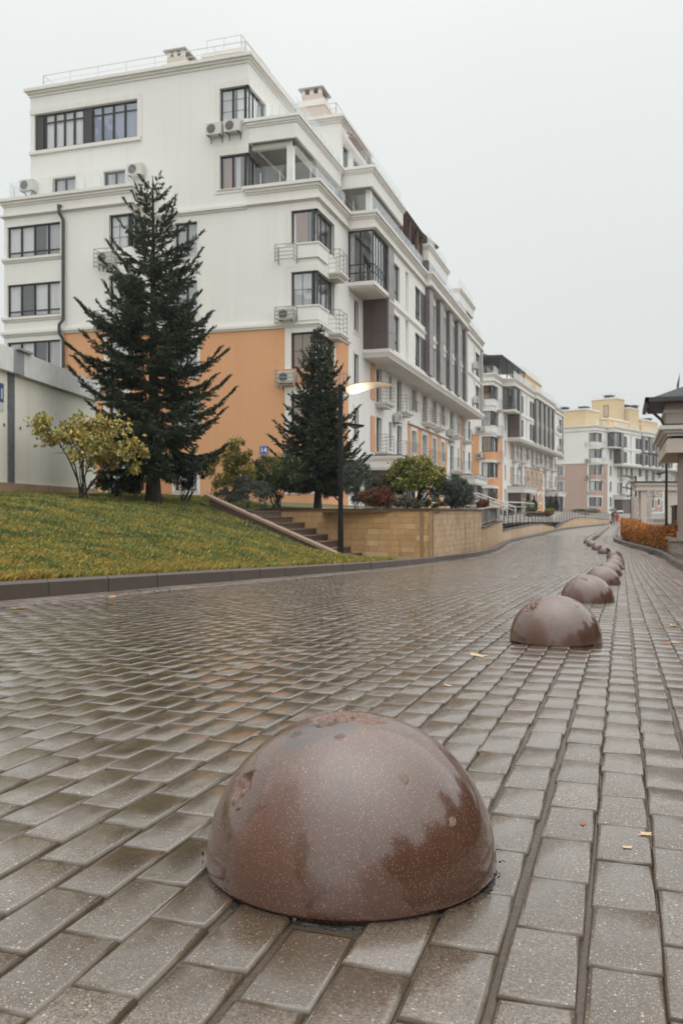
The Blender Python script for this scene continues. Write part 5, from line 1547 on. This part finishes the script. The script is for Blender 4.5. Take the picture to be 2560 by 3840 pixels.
def cloud(lobes, n, rs, clumps=26, cr=.30):
    """points gathered in clumps near the skin of several ellipsoid lobes: gaps and an uneven outline"""
    out = []
    tot = sum(l[3] * l[4] * l[5] for l in lobes)
    for (x, y, z, a, b, c) in lobes:
        k = max(5, int(clumps * (a * b * c / tot) ** .5 * len(lobes) ** .5 / len(lobes) * 1.6))
        dr = rs.normal(0, 1, (k, 3)); dr /= np.linalg.norm(dr, axis=1)[:, None]
        cc = dr * rs.uniform(.45, .98, k)[:, None] ** .7
        m = int(n * a * b * c / tot)
        idx = rs.randint(0, k, m)
        p = cc[idx] + rs.normal(0, cr * .5, (m, 3)) * rs.uniform(.5, 1.2, k)[idx][:, None]
        out.append(p * np.array([a, b, c]) + np.array([x, y, z]))
    return np.concatenate(out)

def shrub(name, label, cat, base, lobes, kind, n, size, seed, stems=6, stem_r=.02, asp=.55, up=.2, clumps=26, cr=.3, group=None, bark=None, sh=.6):
    rs = np.random.RandomState(seed); r_ = random.Random(seed)
    t = empty(name, base, 0, label, cat, group)
    n = int(n * 2.9)
    C = cloud(lobes, n, rs, int(clumps * 1.5), cr)
    C = C[C[:, 2] > .02]
    V, F = leaf_quads(C, size, rs, asp, up)
    rv = np.clip(rs.beta(2, 2, len(F)), 0, 1)
    np_mesh('foliage', V, F, LEAF[kind], t, rv)
    if stems:
        mb = MB()
        for i in range(stems):
            l = lobes[r_.randrange(len(lobes))]
            e = Vector((l[0] + r_.uniform(-.7, .7) * l[3], l[1] + r_.uniform(-.7, .7) * l[4], l[2] + r_.uniform(-.3, .4) * l[5]))
            b0 = Vector((r_.uniform(-.10, .10), r_.uniform(-.10, .10), -.05))
            mid = b0.lerp(e, .45) + Vector((r_.uniform(-.12, .12), r_.uniform(-.12, .12), e.z * .05))
            rr = stem_r * r_.uniform(.7, 1.2)
            mb.tube([b0, b0.lerp(mid, .5) + Vector((r_.uniform(-.05, .05), 0, .05)), mid, mid.lerp(e, .55) + Vector((r_.uniform(-.1, .1), r_.uniform(-.1, .1), .05)), e], [rr, rr * .9, rr * .75, rr * .55, rr * .25], 6)
            for q in range(3):
                s_ = mid.lerp(e, r_.uniform(.1, .8)); f_ = s_ + Vector((r_.uniform(-.5, .5) * l[3], r_.uniform(-.5, .5) * l[4], r_.uniform(.05, .5) * l[5]))
                mb.tube([s_, s_.lerp(f_, .5) + Vector((0, 0, .03)), f_], [rr * .45, rr * .3, rr * .12], 5)
        mb.build('stem', bark or M_stem, t)
    return t

def spruce(name, label, base, h, prof, seed, dens=1.0, low=.10, fill=1.0):
    rs = random.Random(seed); nr = np.random.RandomState(seed)
    t = empty(name, base, 0, label, 'tree')
    mb = MB(); k = 12
    lean = (rs.uniform(.02, .08), rs.uniform(-.06, .06))
    axis = lambda z: Vector((lean[0] * math.sin(z / h * 3), lean[1] * math.sin(z / h * 2.4), z))
    r0 = .021 * h
    mb.tube([axis(h * i / k) - Vector((0, 0, .1 if i == 0 else 0)) for i in range(k + 1)], [r0 * (1 - i / k) ** .9 * (1.25 if i == 0 else 1) + .006 for i in range(k + 1)], 10)
    mb.build('trunk', M_bark, t)
    wood = MB(); C = []; D = []; S = []
    z = h * low
    while z < h * .985:
        q = z / h
        nb = max(4, int((7.6 - 2.8 * q) * dens))
        a0 = rs.uniform(0, 6.28)
        for b in range(nb):
            a = a0 + 6.283 * b / nb + rs.uniform(-.35, .35)
            Lb = prof(q) * rs.choice([.70, .85, 1.0, 1.0, 1.12, .6]) * rs.uniform(.9, 1.08)
            if Lb < .04: continue
            el = (-.22 + .95 * q ** 1.2) + rs.uniform(-.13, .13)
            c = axis(z); dirh = Vector((math.cos(a), math.sin(a), 0)); side = Vector((-dirh.y, dirh.x, 0))
            pts = []
            n = 7; bendz = rs.uniform(.18, .36) * (1 - q * .5)
            wob = rs.uniform(-.10, .10)
            for i in range(n + 1):
                s = i / n
                pts.append(c + dirh * (Lb * s) + side * (wob * Lb * s * s) + Vector((0, 0, Lb * (math.tan(el) * s - .18 * math.sin(s * 2.4) * (1 - q) + bendz * s ** 3))))
            rb = (.016 + .010 * Lb) * (1 - q * .55) * .75
            wood.tube(pts, [rb * (1 - .9 * i / n) + .002 for i in range(n + 1)], 4, False)
            nt_ = max(4, int(Lb * 21 * dens * fill))
            for j in range(nt_):
                s = .16 + .84 * (j + rs.random()) / nt_
                if s > 1: s = 1.0
                i = min(int(s * n), n - 1); p = pts[i].lerp(pts[i + 1], s * n - i); tang = (pts[i + 1] - pts[i]).normalized()
                sgn = 1 if j % 2 else -1
                tl = (.10 + .36 * Lb * (1 - s) ** .8) * rs.uniform(.6, 1.15) * (.55 + .45 * min(1, (s - .1) * 3))
                td = (tang * rs.uniform(.55, .9) + side * sgn * rs.uniform(.5, .95) + Vector((0, 0, rs.uniform(-.45, .10) + .12 * s))).normalized()
                if s > .93: td = (tang + Vector((0, 0, .25))).normalized(); tl = .14 + .08 * Lb
                m_ = max(2, int(tl / .042))
                for u in range(m_):
                    f = (u + .5) / m_
                    C.append(p + td * tl * f + Vector((0, 0, -.05 * tl * f))); D.append(td); S.append(.066 + .026 * rs.random())
                    if tl > .28 and u % 2:
                        sd_ = (td * .6 + td.cross(Vector((0, 0, 1))) * (1 if u % 4 == 1 else -1) + Vector((0, 0, -.15))).normalized()
                        for w_ in range(2):
                            C.append(p + td * tl * f + sd_ * (.05 + .055 * w_)); D.append(sd_); S.append(.055)
        z += h * (.025 + .008 * rs.random()) * (1.2 if q > .78 else 1.0)
    # leader
    for i in range(14):
        f = i / 14; C.append(axis(h * (.93 + .07 * f))); D.append(Vector((0, 0, 1))); S.append(.05)
    wood.build('branch', M_twig, t)
    C = np.array([tuple(c) for c in C]); D = np.array([tuple(d) for d in D]); S = np.array(S)
    # a tuft = three narrow blades swept forward round the twig
    Vs = []; n = len(C)
    for b in range(3):
        e = nr.normal(0, 1, (n, 3)); e -= (e * D).sum(1)[:, None] * D; e /= np.linalg.norm(e, axis=1)[:, None]
        g_ = np.cross(D, e)
        d2 = D * .75 + e * .62; s = S[:, None] * nr.uniform(.85, 1.25, (n, 1))
        Vs.append(np.stack([C - D * s * .35, C + d2 * s * .5 + g_ * s * .20, C + d2 * s * 1.12, C + d2 * s * .5 - g_ * s * .20], 1))
    V = np.concatenate(Vs).reshape(-1, 3)
    F = np.arange(len(V)).reshape(-1, 4)
    np_mesh('needles', V, F, M_spruce, t, nr.beta(2, 2.4, len(F)))
    return t

pr1 = lambda q: np.interp(q, [0, .08, .2, .34, .5, .63, .74, .86, .95, 1], [1.75, 1.9, 1.95, 1.85, 1.68, 1.4, 1.08, .62, .30, .10])
x, y = at(352, 24); spruce('spruce_tree', 'tall dark spruce on the lawn in front of the big gable', (x, y, .9), 8.72, pr1, 4, 1.0, .13)
pr2 = lambda q: np.interp(q, [0, .1, .25, .45, .6, .75, .9, 1], [1.35, 1.6, 1.5, 1.12, .88, .62, .28, .08])
x, y = at(729, 29.5); spruce('spruce_tree', 'smaller bushy spruce on the terrace directly behind the lit lamp', (x, y, .66), 5.95, pr2, 12, 1.15, .15)

x, y = at(190, 21.3)
rv = Vector((CC, CS, 0))
def lobe(px, py, d, wpx, hpx, base, dep=None):
    X_, Y_ = at(px, d); return (X_ - base[0], Y_ - base[1], hz(py, d) - base[2], wpx * d / FP / 2, (dep or wpx) * d / FP / 2 * .9, hpx * d / FP / 2)
def place(px, py, d): X_, Y_ = at(px, d); return (X_, Y_, hz(py, d))
b = place(190, 1138, 21.3)
shrub('yellow_bush', 'open yellow-olive bush on thin black stems, in front of the garage wall', 'bush', b,
      [lobe(130, 985, 21.3, 115, 78, b), lobe(185, 990, 21.3, 120, 85, b), lobe(235, 1015, 21.5, 130, 110, b), lobe(290, 1045, 21.8, 90, 85, b), lobe(205, 1050, 21, 90, 60, b)], 'yellow', 1500, .115, 3, 9, .022, .55, .1, 30, .34)
b = place(268, 1140, 24.2)
shrub('dark_bush', 'low dark evergreen undergrowth left of the tall spruce trunk', 'bush', b, [lobe(262, 1105, 24.2, 90, 62, b), lobe(300, 1112, 24.2, 60, 50, b)], 'darkgreen', 2300, .07, 5, 6, .02)
b = place(420, 1160, 25.5)
shrub('purple_bush', 'leafless-looking purple-brown bush right of the tall spruce trunk', 'bush', b, [lobe(448, 1080, 25.5, 58, 52, b), lobe(420, 1098, 25.6, 60, 55, b)], 'purple', 1500, .055, 6, 11, .02)
b = place(530, 1150, 27.5)
shrub('yellow_green_bush', 'tall yellow-green bush behind the head of the steps', 'bush', b, [lobe(540, 1050, 27.5, 84, 84, b), lobe(500, 1090, 27.5, 96, 96, b), lobe(560, 1085, 27, 84, 80, b), lobe(560, 1040, 27, 46, 60, b), lobe(525, 1125, 27.2, 100, 56, b)], 'yellowgreen', 4200, .07, 7, 8, .02)
b = place(636, 1163, 28)
shrub('green_bush', 'dark green bush with yellow top below the number plate', 'bush', b, [lobe(612, 1082, 28, 84, 60, b), lobe(660, 1092, 28, 92, 84, b), lobe(630, 1115, 28, 100, 76, b)], 'darkgreen', 4200, .068, 8, 9, .022)
b = place(632, 1163, 28.3)
shrub('yellow_bush', 'small golden bush peeping over the dark green one under the number plate', 'bush', b, [lobe(622, 1068, 28.4, 76, 30, b), lobe(655, 1066, 28.4, 40, 22, b)], 'yellowgreen', 1200, .065, 18, 5, .016)
b = place(565, 1162, 26.2)
shrub('juniper', 'low grey-green juniper beside the top of the sloping stair cheek', 'shrub', b, [lobe(545, 1130, 26.2, 70, 50, b), lobe(590, 1132, 26.2, 70, 46, b), lobe(560, 1112, 26.3, 46, 36, b)], 'grey', 4200, .06, 9, 4, .014, .25, .8)
b = place(822, 1166, 27)
shrub('juniper', 'tall grey-green juniper just right of the lit lamp pole', 'shrub', b, [lobe(810, 1090, 27, 56, 54, b), lobe(825, 1122, 27, 64, 80, b), lobe(838, 1090, 27, 40, 40, b)], 'grey', 4300, .06, 10, 4, .014, .25, .9)
b = place(868, 1166, 26)
shrub('red_shrub', 'low rust-red shrub on top of the sandstone wall', 'shrub', b, [lobe(845, 1145, 26, 46, 36, b), lobe(880, 1143, 26, 54, 40, b)], 'red', 2600, .05, 11, 5, .01)
b = place(890, 1166, 28)
shrub('olive_shrub', 'round olive-grey shrub between the juniper and the round autumn bush', 'shrub', b, [lobe(880, 1104, 28, 66, 34, b), lobe(905, 1122, 28, 66, 44, b), lobe(868, 1122, 28, 50, 40, b)], 'olive', 3800, .055, 12, 6, .016, .35, .5)
b = place(955, 1167, 27.5)
shrub('round_bush', 'round yellow-green autumn bush on many stems above the wall corner', 'bush', b, [lobe(955, 1080, 27.5, 122, 56, b), lobe(920, 1090, 27.5, 66, 50, b), lobe(990, 1092, 27.5, 66, 58, b), lobe(955, 1108, 27.3, 100, 40, b)], 'round', 5200, .075, 13, 12, .022, .6, .1, 36)
b = place(1042, 1167, 28.5)
shrub('dark_bush', 'large dark grey-green shrub at the right end of the terrace', 'bush', b, [lobe(1030, 1110, 28.5, 70, 46, b), lobe(1050, 1130, 28.5, 76, 66, b), lobe(1020, 1140, 28.5, 70, 56, b), lobe(1062, 1145, 28.5, 50, 46, b)], 'grey', 5600, .065, 14, 6, .02, .35, .5)
b = place(930, 1167, 26.5)
shrub('olive_shrub', 'small tufted green shrub at the foot of the round autumn bush', 'shrub', b, [lobe(920, 1153, 26.5, 46, 26, b), lobe(965, 1155, 26.5, 50, 22, b), lobe(1000, 1155, 26.5, 40, 22, b)], 'olive', 2000, .05, 15, 4, .01)
b = place(1110, 1172, 44)
shrub('orange_shrub', 'small orange-brown shrub beyond the end of the tall sandstone wall', 'shrub', b, [lobe(1106, 1160, 44, 22, 20, b), lobe(1114, 1156, 44, 20, 16, b)], 'red', 1100, .07, 16, 3, .015)
for i, (px, py, d, wp, hp, lb) in enumerate([(1192, 1172, 78, 17, 24, 'smallest dark cone conifer left of the first brown porch'), (1213, 1172, 78, 21, 40, 'tall dark cone conifer before the first brown porch, left of a pair'),
                                            (1226, 1172, 79, 15, 34, 'slim dark cone conifer before the first brown porch, right of a pair'), (1264, 1174, 82, 19, 36, 'broad dark cone conifer in front of the glazed porch door'),
                                            (1277, 1174, 83, 13, 40, 'narrow pointed conifer touching the broad one by the porch door')]):
    b = place(px, py, d); hh = hp * d / FP; ww = wp * d / FP / 2
    shrub('conifer', lb, 'conifer', b, [(0, 0, hh * (.12 + .17 * k), ww * (1.0 - .19 * k), ww * (1.0 - .19 * k), hh * .17) for k in range(6)], 'cone', 1500, .10, 30 + i, 1, .03, .3, 1.0, 40, .5)
for i, (px, py, d, wp, hp, kind, lb) in enumerate([(1218, 1181, 74, 26, 16, 'olive', 'low olive flower shrub at the feet of the paired conifers'), (1262, 1183, 76, 24, 13, 'yellowgreen', 'low yellow flower patch below the broad conifer'),
                                                (1160, 1184, 62, 70, 14, 'olive', 'dark low planting behind the curved railing'), (1235, 1187, 66, 60, 10, 'red', 'reddish low planting behind the long dark railing'), (1345, 1179, 122, 60, 9, 'darkgreen', 'dark clipped planting below the far pink gable')]):
    b = place(px, py, d)
    shrub('low_planting', lb, 'shrub', b, [(q * wp * d / FP * .28, 0, hp * d / FP * .5, wp * d / FP * .24, .5, hp * d / FP * .55) for q in (-1, 0, 1)], kind, 1100, .10, 50 + i, 2, .015)

def hedge():
    rs = np.random.RandomState(8)
    t = empty('hedge', (0, 0, 0), 0, 'clipped orange autumn hedge behind the right-hand kerb', 'hedge')
    n = 26000
    y = 31.9 + 26 * rs.rand(n) ** 1.15
    x0 = np.array(right_kerb(y)) + .42
    u = rs.rand(n); v = rs.rand(n); wd = .95
    top = .78 + .05 * np.sin(y * 2.3) + .04 * np.sin(y * 5.1 + 1) + .22 * sstep(44, 52, y)
    face = rs.rand(n)
    xx = np.where(face < .5, x0 + np.abs(rs.normal(0, .09, n)), x0 + u * wd)
    zz = np.where(face < .5, .04 + v ** .8 * top, top - np.abs(rs.normal(0, .06, n)))
    side = face > .88
    xx = np.where(side, x0 + u * wd, xx); zz = np.where(side, .05 + v * top, zz); yy = np.where(side, 31.9 + np.abs(rs.normal(0, .08, n)), y)
    xx = np.where(side, np.array(right_kerb(yy)) + .42 + u * wd, xx)
    clump = (np.sin(yy * 6.1 + 2 * np.sin(zz * 7)) * np.sin(zz * 9 + yy * 1.7) + np.sin(yy * 2.9)) * .045
    C = np.stack([xx + clump, yy, zr(yy) + .10 + zz], -1)
    V, F = leaf_quads(C, .065, rs, .6, .35)
    np_mesh('foliage', V, F, LEAF['orange'], t, rs.beta(2, 2, n))
    mb = MB()
    for i in range(70):
        q = 32 + 25 * (i / 70) ** 1.1; a = Vector((float(right_kerb(q)) + .5 + rnd.uniform(0, .5), q, float(zr(q)) + .08))
        mb.tube([a, a + Vector((rnd.uniform(-.1, .1), rnd.uniform(-.1, .1), .45)), a + Vector((rnd.uniform(-.15, .15), rnd.uniform(-.2, .2), .78))], [.012, .009, .004], 4)
    mb.build('stem', M_stem, t)
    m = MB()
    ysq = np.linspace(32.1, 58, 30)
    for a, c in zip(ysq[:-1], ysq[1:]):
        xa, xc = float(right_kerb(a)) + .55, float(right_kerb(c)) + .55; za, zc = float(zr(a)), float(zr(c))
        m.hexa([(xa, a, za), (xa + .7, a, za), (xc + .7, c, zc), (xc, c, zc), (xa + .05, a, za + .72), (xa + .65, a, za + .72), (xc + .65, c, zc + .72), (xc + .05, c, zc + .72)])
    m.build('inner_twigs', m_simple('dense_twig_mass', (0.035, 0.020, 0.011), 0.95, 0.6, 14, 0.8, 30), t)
hedge()

# ------------------------------------------------------------------ walkers with umbrellas
M_skin = m_simple('skin', (0.50, 0.30, 0.22), 0.6, 0.05, 3)
def person(label, x, y, z, face, coat, legs, hair, h=1.70, stride=.16, arm_up=True):
    t = empty('person', (x, y, z), face, label, 'person')
    s = h / 1.70
    P = {'pel': (0, 0, .93), 'wst': (0, .0, 1.08), 'chs': (0, .01, 1.30), 'nk': (0, 0, 1.46), 'hd': (0, -.01, 1.56), 'tp': (0, 0, 1.68),
         'shl': (.17, 0, 1.41), 'ell': (.23, .03, 1.14), 'wrl': (.22, -.07, .92), 'hal': (.22, -.09, .84), 'shr': (-.17, 0, 1.41), 'elr': (-.22, -.05, 1.15), 'wrr': (-.12, -.24, 1.24), 'har': (-.11, -.27, 1.31),
         'hil': (.09, 0, .90), 'knl': (.10, -.04 - stride * .4, .50), 'anl': (.10, -stride * .8, .09), 'tol': (.11, -stride - .16, .04), 'hir': (-.09, 0, .90), 'knr': (-.10, .03, .50), 'anr': (-.10, stride, .10), 'tor': (-.11, stride - .14, .035)}
    ks = list(P); E = [('pel', 'wst'), ('wst', 'chs'), ('chs', 'nk'), ('nk', 'hd'), ('hd', 'tp'), ('chs', 'shl'), ('shl', 'ell'), ('ell', 'wrl'), ('wrl', 'hal'), ('chs', 'shr'), ('shr', 'elr'), ('elr', 'wrr'), ('wrr', 'har'),
                       ('pel', 'hil'), ('hil', 'knl'), ('knl', 'anl'), ('anl', 'tol'), ('pel', 'hir'), ('hir', 'knr'), ('knr', 'anr'), ('anr', 'tor')]
    rad = dict(pel=.145, wst=.13, chs=.15, nk=.055, hd=.10, tp=.075, shl=.075, ell=.05, wrl=.035, hal=.038, shr=.075, elr=.05, wrr=.035, har=.038, hil=.095, knl=.062, anl=.042, tol=.03, hir=.095, knr=.062, anr=.042, tor=.03)
    me = bpy.data.meshes.new('body')
    me.from_pydata([tuple(c * s for c in P[k]) for k in ks], [(ks.index(a), ks.index(b)) for a, b in E], [])
    o = link_mesh('body', me, legs, t)
    md = o.modifiers.new('Skin', 'SKIN'); md.use_smooth_shade = True
    for v, k in zip(me.skin_vertices[0].data, ks): v.radius = (rad[k] * s, rad[k] * s)
    me.skin_vertices[0].data[0].use_root = True
    sb = o.modifiers.new('Subdivision', 'SUBSURF'); sb.levels = 1; sb.render_levels = 2
    m = MB(); pr = [(.23, .62), (.21, .80), (.185, 1.0), (.175, 1.1), (.20, 1.25), (.205, 1.36), (.15, 1.44), (.07, 1.48)]
    n = 16; vs = [(r_ * s * math.cos(6.283 * j / n), r_ * s * .72 * math.sin(6.283 * j / n), z_ * s) for r_, z_ in pr for j in range(n)]
    fs = [(i * n + j, i * n + (j + 1) % n, (i + 1) * n + (j + 1) % n, (i + 1) * n + j) for i in range(len(pr) - 1) for j in range(n)]
    m.add(vs, fs)
    for a, b_ in (('shl', 'ell'), ('ell', 'wrl'), ('shr', 'elr'), ('elr', 'wrr')):
        m.tube([Vector(P[a]) * s, Vector(P[b_]) * s], [rad[a] * 1.15 * s, rad[b_] * 1.3 * s], 8)
    m.build('coat', coat, t, True)
    m = MB(); m.lathe([(.02, 1.47), (.085, 1.50), (.105, 1.58), (.098, 1.65), (.05, 1.70), (.01, 1.712)], (0, .012, 0), 14)
    for i, v in enumerate(m.v): m.v[i] = (v[0] * s, v[1] * s, v[2] * s)
    m.build('hair', hair, t, True)
    m = MB(); m.lathe([(.03, -.09), (.07, -.06), (.085, 0), (.08, .05), (.04, .09)], (0, -.055 * s, 1.575 * s), 12); m.add([(-.012, -.135 * s, 1.56 * s), (.012, -.135 * s, 1.56 * s), (0, -.158 * s, 1.555 * s), (0, -.14 * s, 1.60 * s)], ((0, 2, 1), (0, 3, 2), (1, 2, 3)))
    m.build('face', M_skin, t, True)
    return t
def umbrella(label, x, y, z, mat, tilt=0.15, r0=.52):
    t = empty('umbrella', (x, y, z), 0, label, 'umbrella'); t.rotation_euler = (tilt, tilt * .4, 0)
    m = MB(); n = 8; prof = [(0.01, .0), (.22, -.03), (.40, -.11), (r0, -.24)]
    vs = []; fs = []
    for r_, z_ in prof:
        for j in range(n * 2):
            k = 1.0 if j % 2 == 0 else .93
            a = math.pi * j / n; vs.append((r_ * k * math.cos(a), r_ * k * math.sin(a), z_ + (0 if j % 2 == 0 else .02)))
    N2 = n * 2
    for i in range(3):
        for j in range(N2): fs.append((i * N2 + j, i * N2 + (j + 1) % N2, (i + 1) * N2 + (j + 1) % N2, (i + 1) * N2 + j))
    m.add(vs, fs); m.build('canopy', mat, t)
    m = MB(); m.tube([(0, 0, .06), (0, 0, -.85)], .012, 6); m.build('shaft', M_metal, t)
    m = MB()
    for j in range(n): a = 2 * math.pi * j / n; m.tube([(0, 0, -.05), (r0 * .6 * math.cos(a), r0 * .6 * math.sin(a), -.14), (r0 * math.cos(a), r0 * math.sin(a), -.24)], .006, 3)
    m.build('rib', M_metal, t)
D_ = 108.0
M_greyc = m_simple('grey_coat', (0.20, 0.215, 0.225), 0.8, 0.1, 4); M_redc = m_simple('red_jacket', (0.62, 0.035, 0.02), 0.7, 0.1, 4)
M_dkt = m_simple('dark_trousers', (0.04, 0.042, 0.05), 0.8, 0.1, 4); M_palet = m_simple('pale_trousers', (0.48, 0.46, 0.47), 0.8, 0.1, 4); M_hair = m_simple('brown_hair', (0.06, 0.035, 0.02), 0.6, 0.2, 9)
x, y = at(1407, D_); zz = float(zr(y)); person('walker in a long grey coat under a black umbrella', x, y, zz, R(20), M_greyc, M_dkt, M_hair, 1.70)
umbrella('black open umbrella held over the grey-coated walker', x + .05, y - .25, zz + 2.02, m_simple('black_umbrella_cloth', (0.03, 0.032, 0.036), 0.55, 0.1, 3), .12, .62)
x, y = at(1416.5, D_ - .6); zz = float(zr(y)); person('walker in a bright red jacket and pale trousers', x, y, zz, R(10), M_redc, M_palet, M_hair, 1.52, .12)
umbrella('pale pink umbrella held above the red-jacketed walker', x + .33, y - .2, zz + 1.80, m_simple('pale_umbrella_cloth', (0.62, 0.52, 0.50), 0.6, 0.1, 3), -.15, .45)

# ------------------------------------------------------------------ fallen leaves
def leaf_mesh(k):
    r_ = random.Random(k); n = 9; vs = [(0, 0, .004)]
    for i in range(n):
        a = 2 * math.pi * i / n; rr = (1.0 if i % 2 else .58) * r_.uniform(.8, 1.15)
        vs.append((rr * math.cos(a) * .7, rr * math.sin(a), .12 * r_.uniform(0, 1) * rr))
    return [v for v in vs], [(0, 1 + i, 1 + (i + 1) % n) for i in range(n)]
LM = [m_simple('leaf_' + n, c, .5, .25, 40) for n, c in (('amber', (.62, .27, .03)), ('rust', (.30, .09, .03)), ('buff', (.55, .38, .22)), ('gold', (.70, .38, .04)))]
lms = []
for k in range(6):
    v, f = leaf_mesh(k)
    for mi in range(4):
        me = bpy.data.meshes.new('fallen_leaf'); me.from_pydata(v, [], f); me.materials.append(LM[mi]); lms.append((me, mi))
def leaf(x, y, size, mi, label, group='leaves fallen on the paving', z=None):
    me = rnd.choice([m for m, q in lms if q == mi])
    o = bpy.data.objects.new('fallen_leaf', me); COL.objects.link(o)
    o.location = (x, y, (float(zr(y)) + .003) if z is None else z); o.scale = (size, size, size); o.rotation_euler = (rnd.uniform(-.1, .1), rnd.uniform(-.1, .1), rnd.uniform(0, 6.28))
    prop(o, label, 'leaf', group)
def on_ground(px, py):                                  # the spot of sloping paving seen at a bearing
    d = 1.0
    for _ in range(60):
        X_, Y_ = at(px, d); d = (EYE - float(zr(Y_))) * FP / (py - 1177)
    return at(px, d)
KEY = [(1098, 1508, .055, 2, 'large buff leaf lying flat left of the second bollard'), (1482, 1921, .016, 2, 'pale curled leaf on the footway at the right'), (1337, 1895, .012, 1, 'small rust leaf stuck in a joint right of the big bollard'),
       (1027, 1577, .022, 2, 'curled buff leaf on the roadway up the slope from the big bollard'), (785, 1448, .022, 1, 'small rust leaf in the middle of the wet roadway'), (585, 1693, .016, 1, 'rust leaf by the left shoulder of the big bollard'), (1440, 1951, .012, 2, 'tiny cream leaf near the pale curled leaf'),
       (1545, 1439, .05, 0, 'amber leaf near the right picture edge'), (1528, 1480, .045, 1, 'folded rust leaf below the amber one at the right edge'), (1548, 1478, .04, 2, 'long cream leaf beside the folded rust one'), (353, 1360, .05, 3, 'bright gold leaf in the left gutter'),
       (45, 1400, .09, 3, 'largest gold leaf on the red edging at the lower left'), (258, 1372, .05, 0, 'amber leaf by the left kerb'), (1340, 1274, .15, 3, 'gold leaf at the foot of the ninth bollard'), (1195, 1415, .04, 3, 'gold leaf behind the second bollard'), (1312, 1397, .03, 0, 'amber leaf near the third bollard')]
for px, py, s_, mi, lb in KEY:
    X_, Y_ = on_ground(px, py); leaf(X_, Y_, s_, mi, lb)
for i in range(26):
    yy = rnd.uniform(6.5, 24); leaf(float(left_kerb(yy)) + rnd.uniform(.04, .33), yy, rnd.uniform(.018, .04), (mi_ := rnd.choice([0, 1, 2, 3])), 'small %s leaf lying along the left gutter' % ('amber', 'rust', 'buff', 'gold')[mi_], 'leaves in the left gutter')
for i in range(22):
    yy = rnd.uniform(7, 20); leaf(rnd.uniform(.35, 1.2), yy, rnd.uniform(.015, .035), (mi_ := rnd.choice([0, 1, 2, 2])), 'small %s leaf lying on the right-hand footway' % ('amber', 'rust', 'buff', 'gold')[mi_], 'leaves on the footway')
for i in range(40):
    dd = rnd.uniform(12, 21); X_, Y_ = at(rnd.uniform(0, 620), dd)
    if X_ < -5.4 and Y_ < 22.6: leaf(X_, Y_, rnd.uniform(.03, .05), (mi_ := rnd.choice([0, 2, 2, 3])), 'dry %s leaf lying in the grass of the bank' % ('amber', 'rust', 'buff', 'gold')[mi_], 'leaves on the lawn', float(lawn_z(X_, Y_)) + .05)

# ------------------------------------------------------------------ the street goes on beside and behind the photographer
bk = empty('apartment_row', (0, 0, 0), 0, 'white and orange apartment row further down the same street', 'building')
def backrow():
    m = MB(); m.cur = 0
    f = Fr((-15, -46, 0), (0, 1, 0)); f2 = Fr((-34, -2, 0), (1, 0, 0))
    ops = [(a, a + 1.7, b, b + 1.75) for a in np.arange(1.5, 42, 3.6) for b in (1.7, 4.7, 7.7, 10.7, 13.7, 16.8, 20.1)]
    m.panel(f, 0, 44, 9.7, 22.5, ops); m.quad((-15, -2, .2), (-34, -2, .2), (-34, -2, 22.5), (-15, -2, 22.5)); m.quad((-34, -46, .2), (-15, -46, .2), (-15, -46, 22.5), (-34, -46, 22.5))
    m.quad((-34, -2, .2), (-34, -46, .2), (-34, -46, 22.5), (-34, -2, 22.5)); m.quad((-15, -46, 22.5), (-15, -2, 22.5), (-34, -2, 22.5), (-34, -46, 22.5))
    m.cur = 1; m.panel(f, 0, 44, .2, 9.7, ops)
    m.build('wall', [M_white, M_orange], bk)
    g_ = MB()
    for a, b, c, d in ops: g_.quad(f.p(a, c, -.15), f.p(b, c, -.15), f.p(b, d, -.15), f.p(a, d, -.15))
    o = g_.build('window_panes', M_frame, bk); o['kind'] = 'stuff'
backrow()
rb = empty('brick_house', (0, 0, 0), 0, 'low brown brick house beside the footway', 'building')
m = MB(); m.box(11.5, 20, -26, 24, -1.2, 4.2); m.build('wall', m_simple('brown_brick', (0.22, 0.125, 0.08), .8, .3, 2, .3), rb)
m = MB(); m.hexa([(10.9, -26.6, 4.2), (20.6, -26.6, 4.2), (20.6, 24.6, 4.2), (10.9, 24.6, 4.2), (15.5, -20, 6.2), (16.5, -20, 6.2), (16.5, 19, 6.2), (15.5, 19, 6.2)]); m.build('roof', M_roofb, rb)

for i, (tx, ty, th_) in enumerate(((8.6, -14, 5.6), (9.2, -8.5, 4.8), (8.4, -3.5, 5.9), (9.4, 1.5, 5.0), (8.6, 6.5, 6.2), (9.6, 12, 5.3), (9.0, 17.5, 6.5), (10.2, 23, 5.6))):
    shrub('street_tree', 'rust-leaved street tree in the row before the brick house, %s from the far end' % ORD[7 - i].replace('foremost', 'first'), 'tree', (tx, ty, float(zr(ty))), [(0, 0, th_ * .62, 1.9, 1.9, th_ * .34), (.8, .6, th_ * .5, 1.3, 1.4, th_ * .25), (-.7, -.8, th_ * .48, 1.3, 1.3, th_ * .24)], 'red', 900, .42, 90 + i, 6, .09, .6, .1)
# ------------------------------------------------------------------ thin autumn haze over the street
HAZE = 0.00045
hb = MB(); hb.box(-150, 150, -90, 330, -2.6, 34)
hm = bpy.data.materials.new('thin_haze'); hm.use_nodes = True
ht = hm.node_tree; ht.nodes.clear()
ho = ht.nodes.new('ShaderNodeOutputMaterial'); hv = ht.nodes.new('ShaderNodeVolumePrincipled')
hv.inputs['Color'].default_value = (0.93, 0.95, 0.95, 1); hv.inputs['Density'].default_value = HAZE; hv.inputs['Anisotropy'].default_value = 0.2
ht.links.new(hv.outputs[0], ho.inputs['Volume'])
hz_ = hb.build('haze', hm); prop(hz_, 'thin grey haze over the far end of the street', kind='stuff')
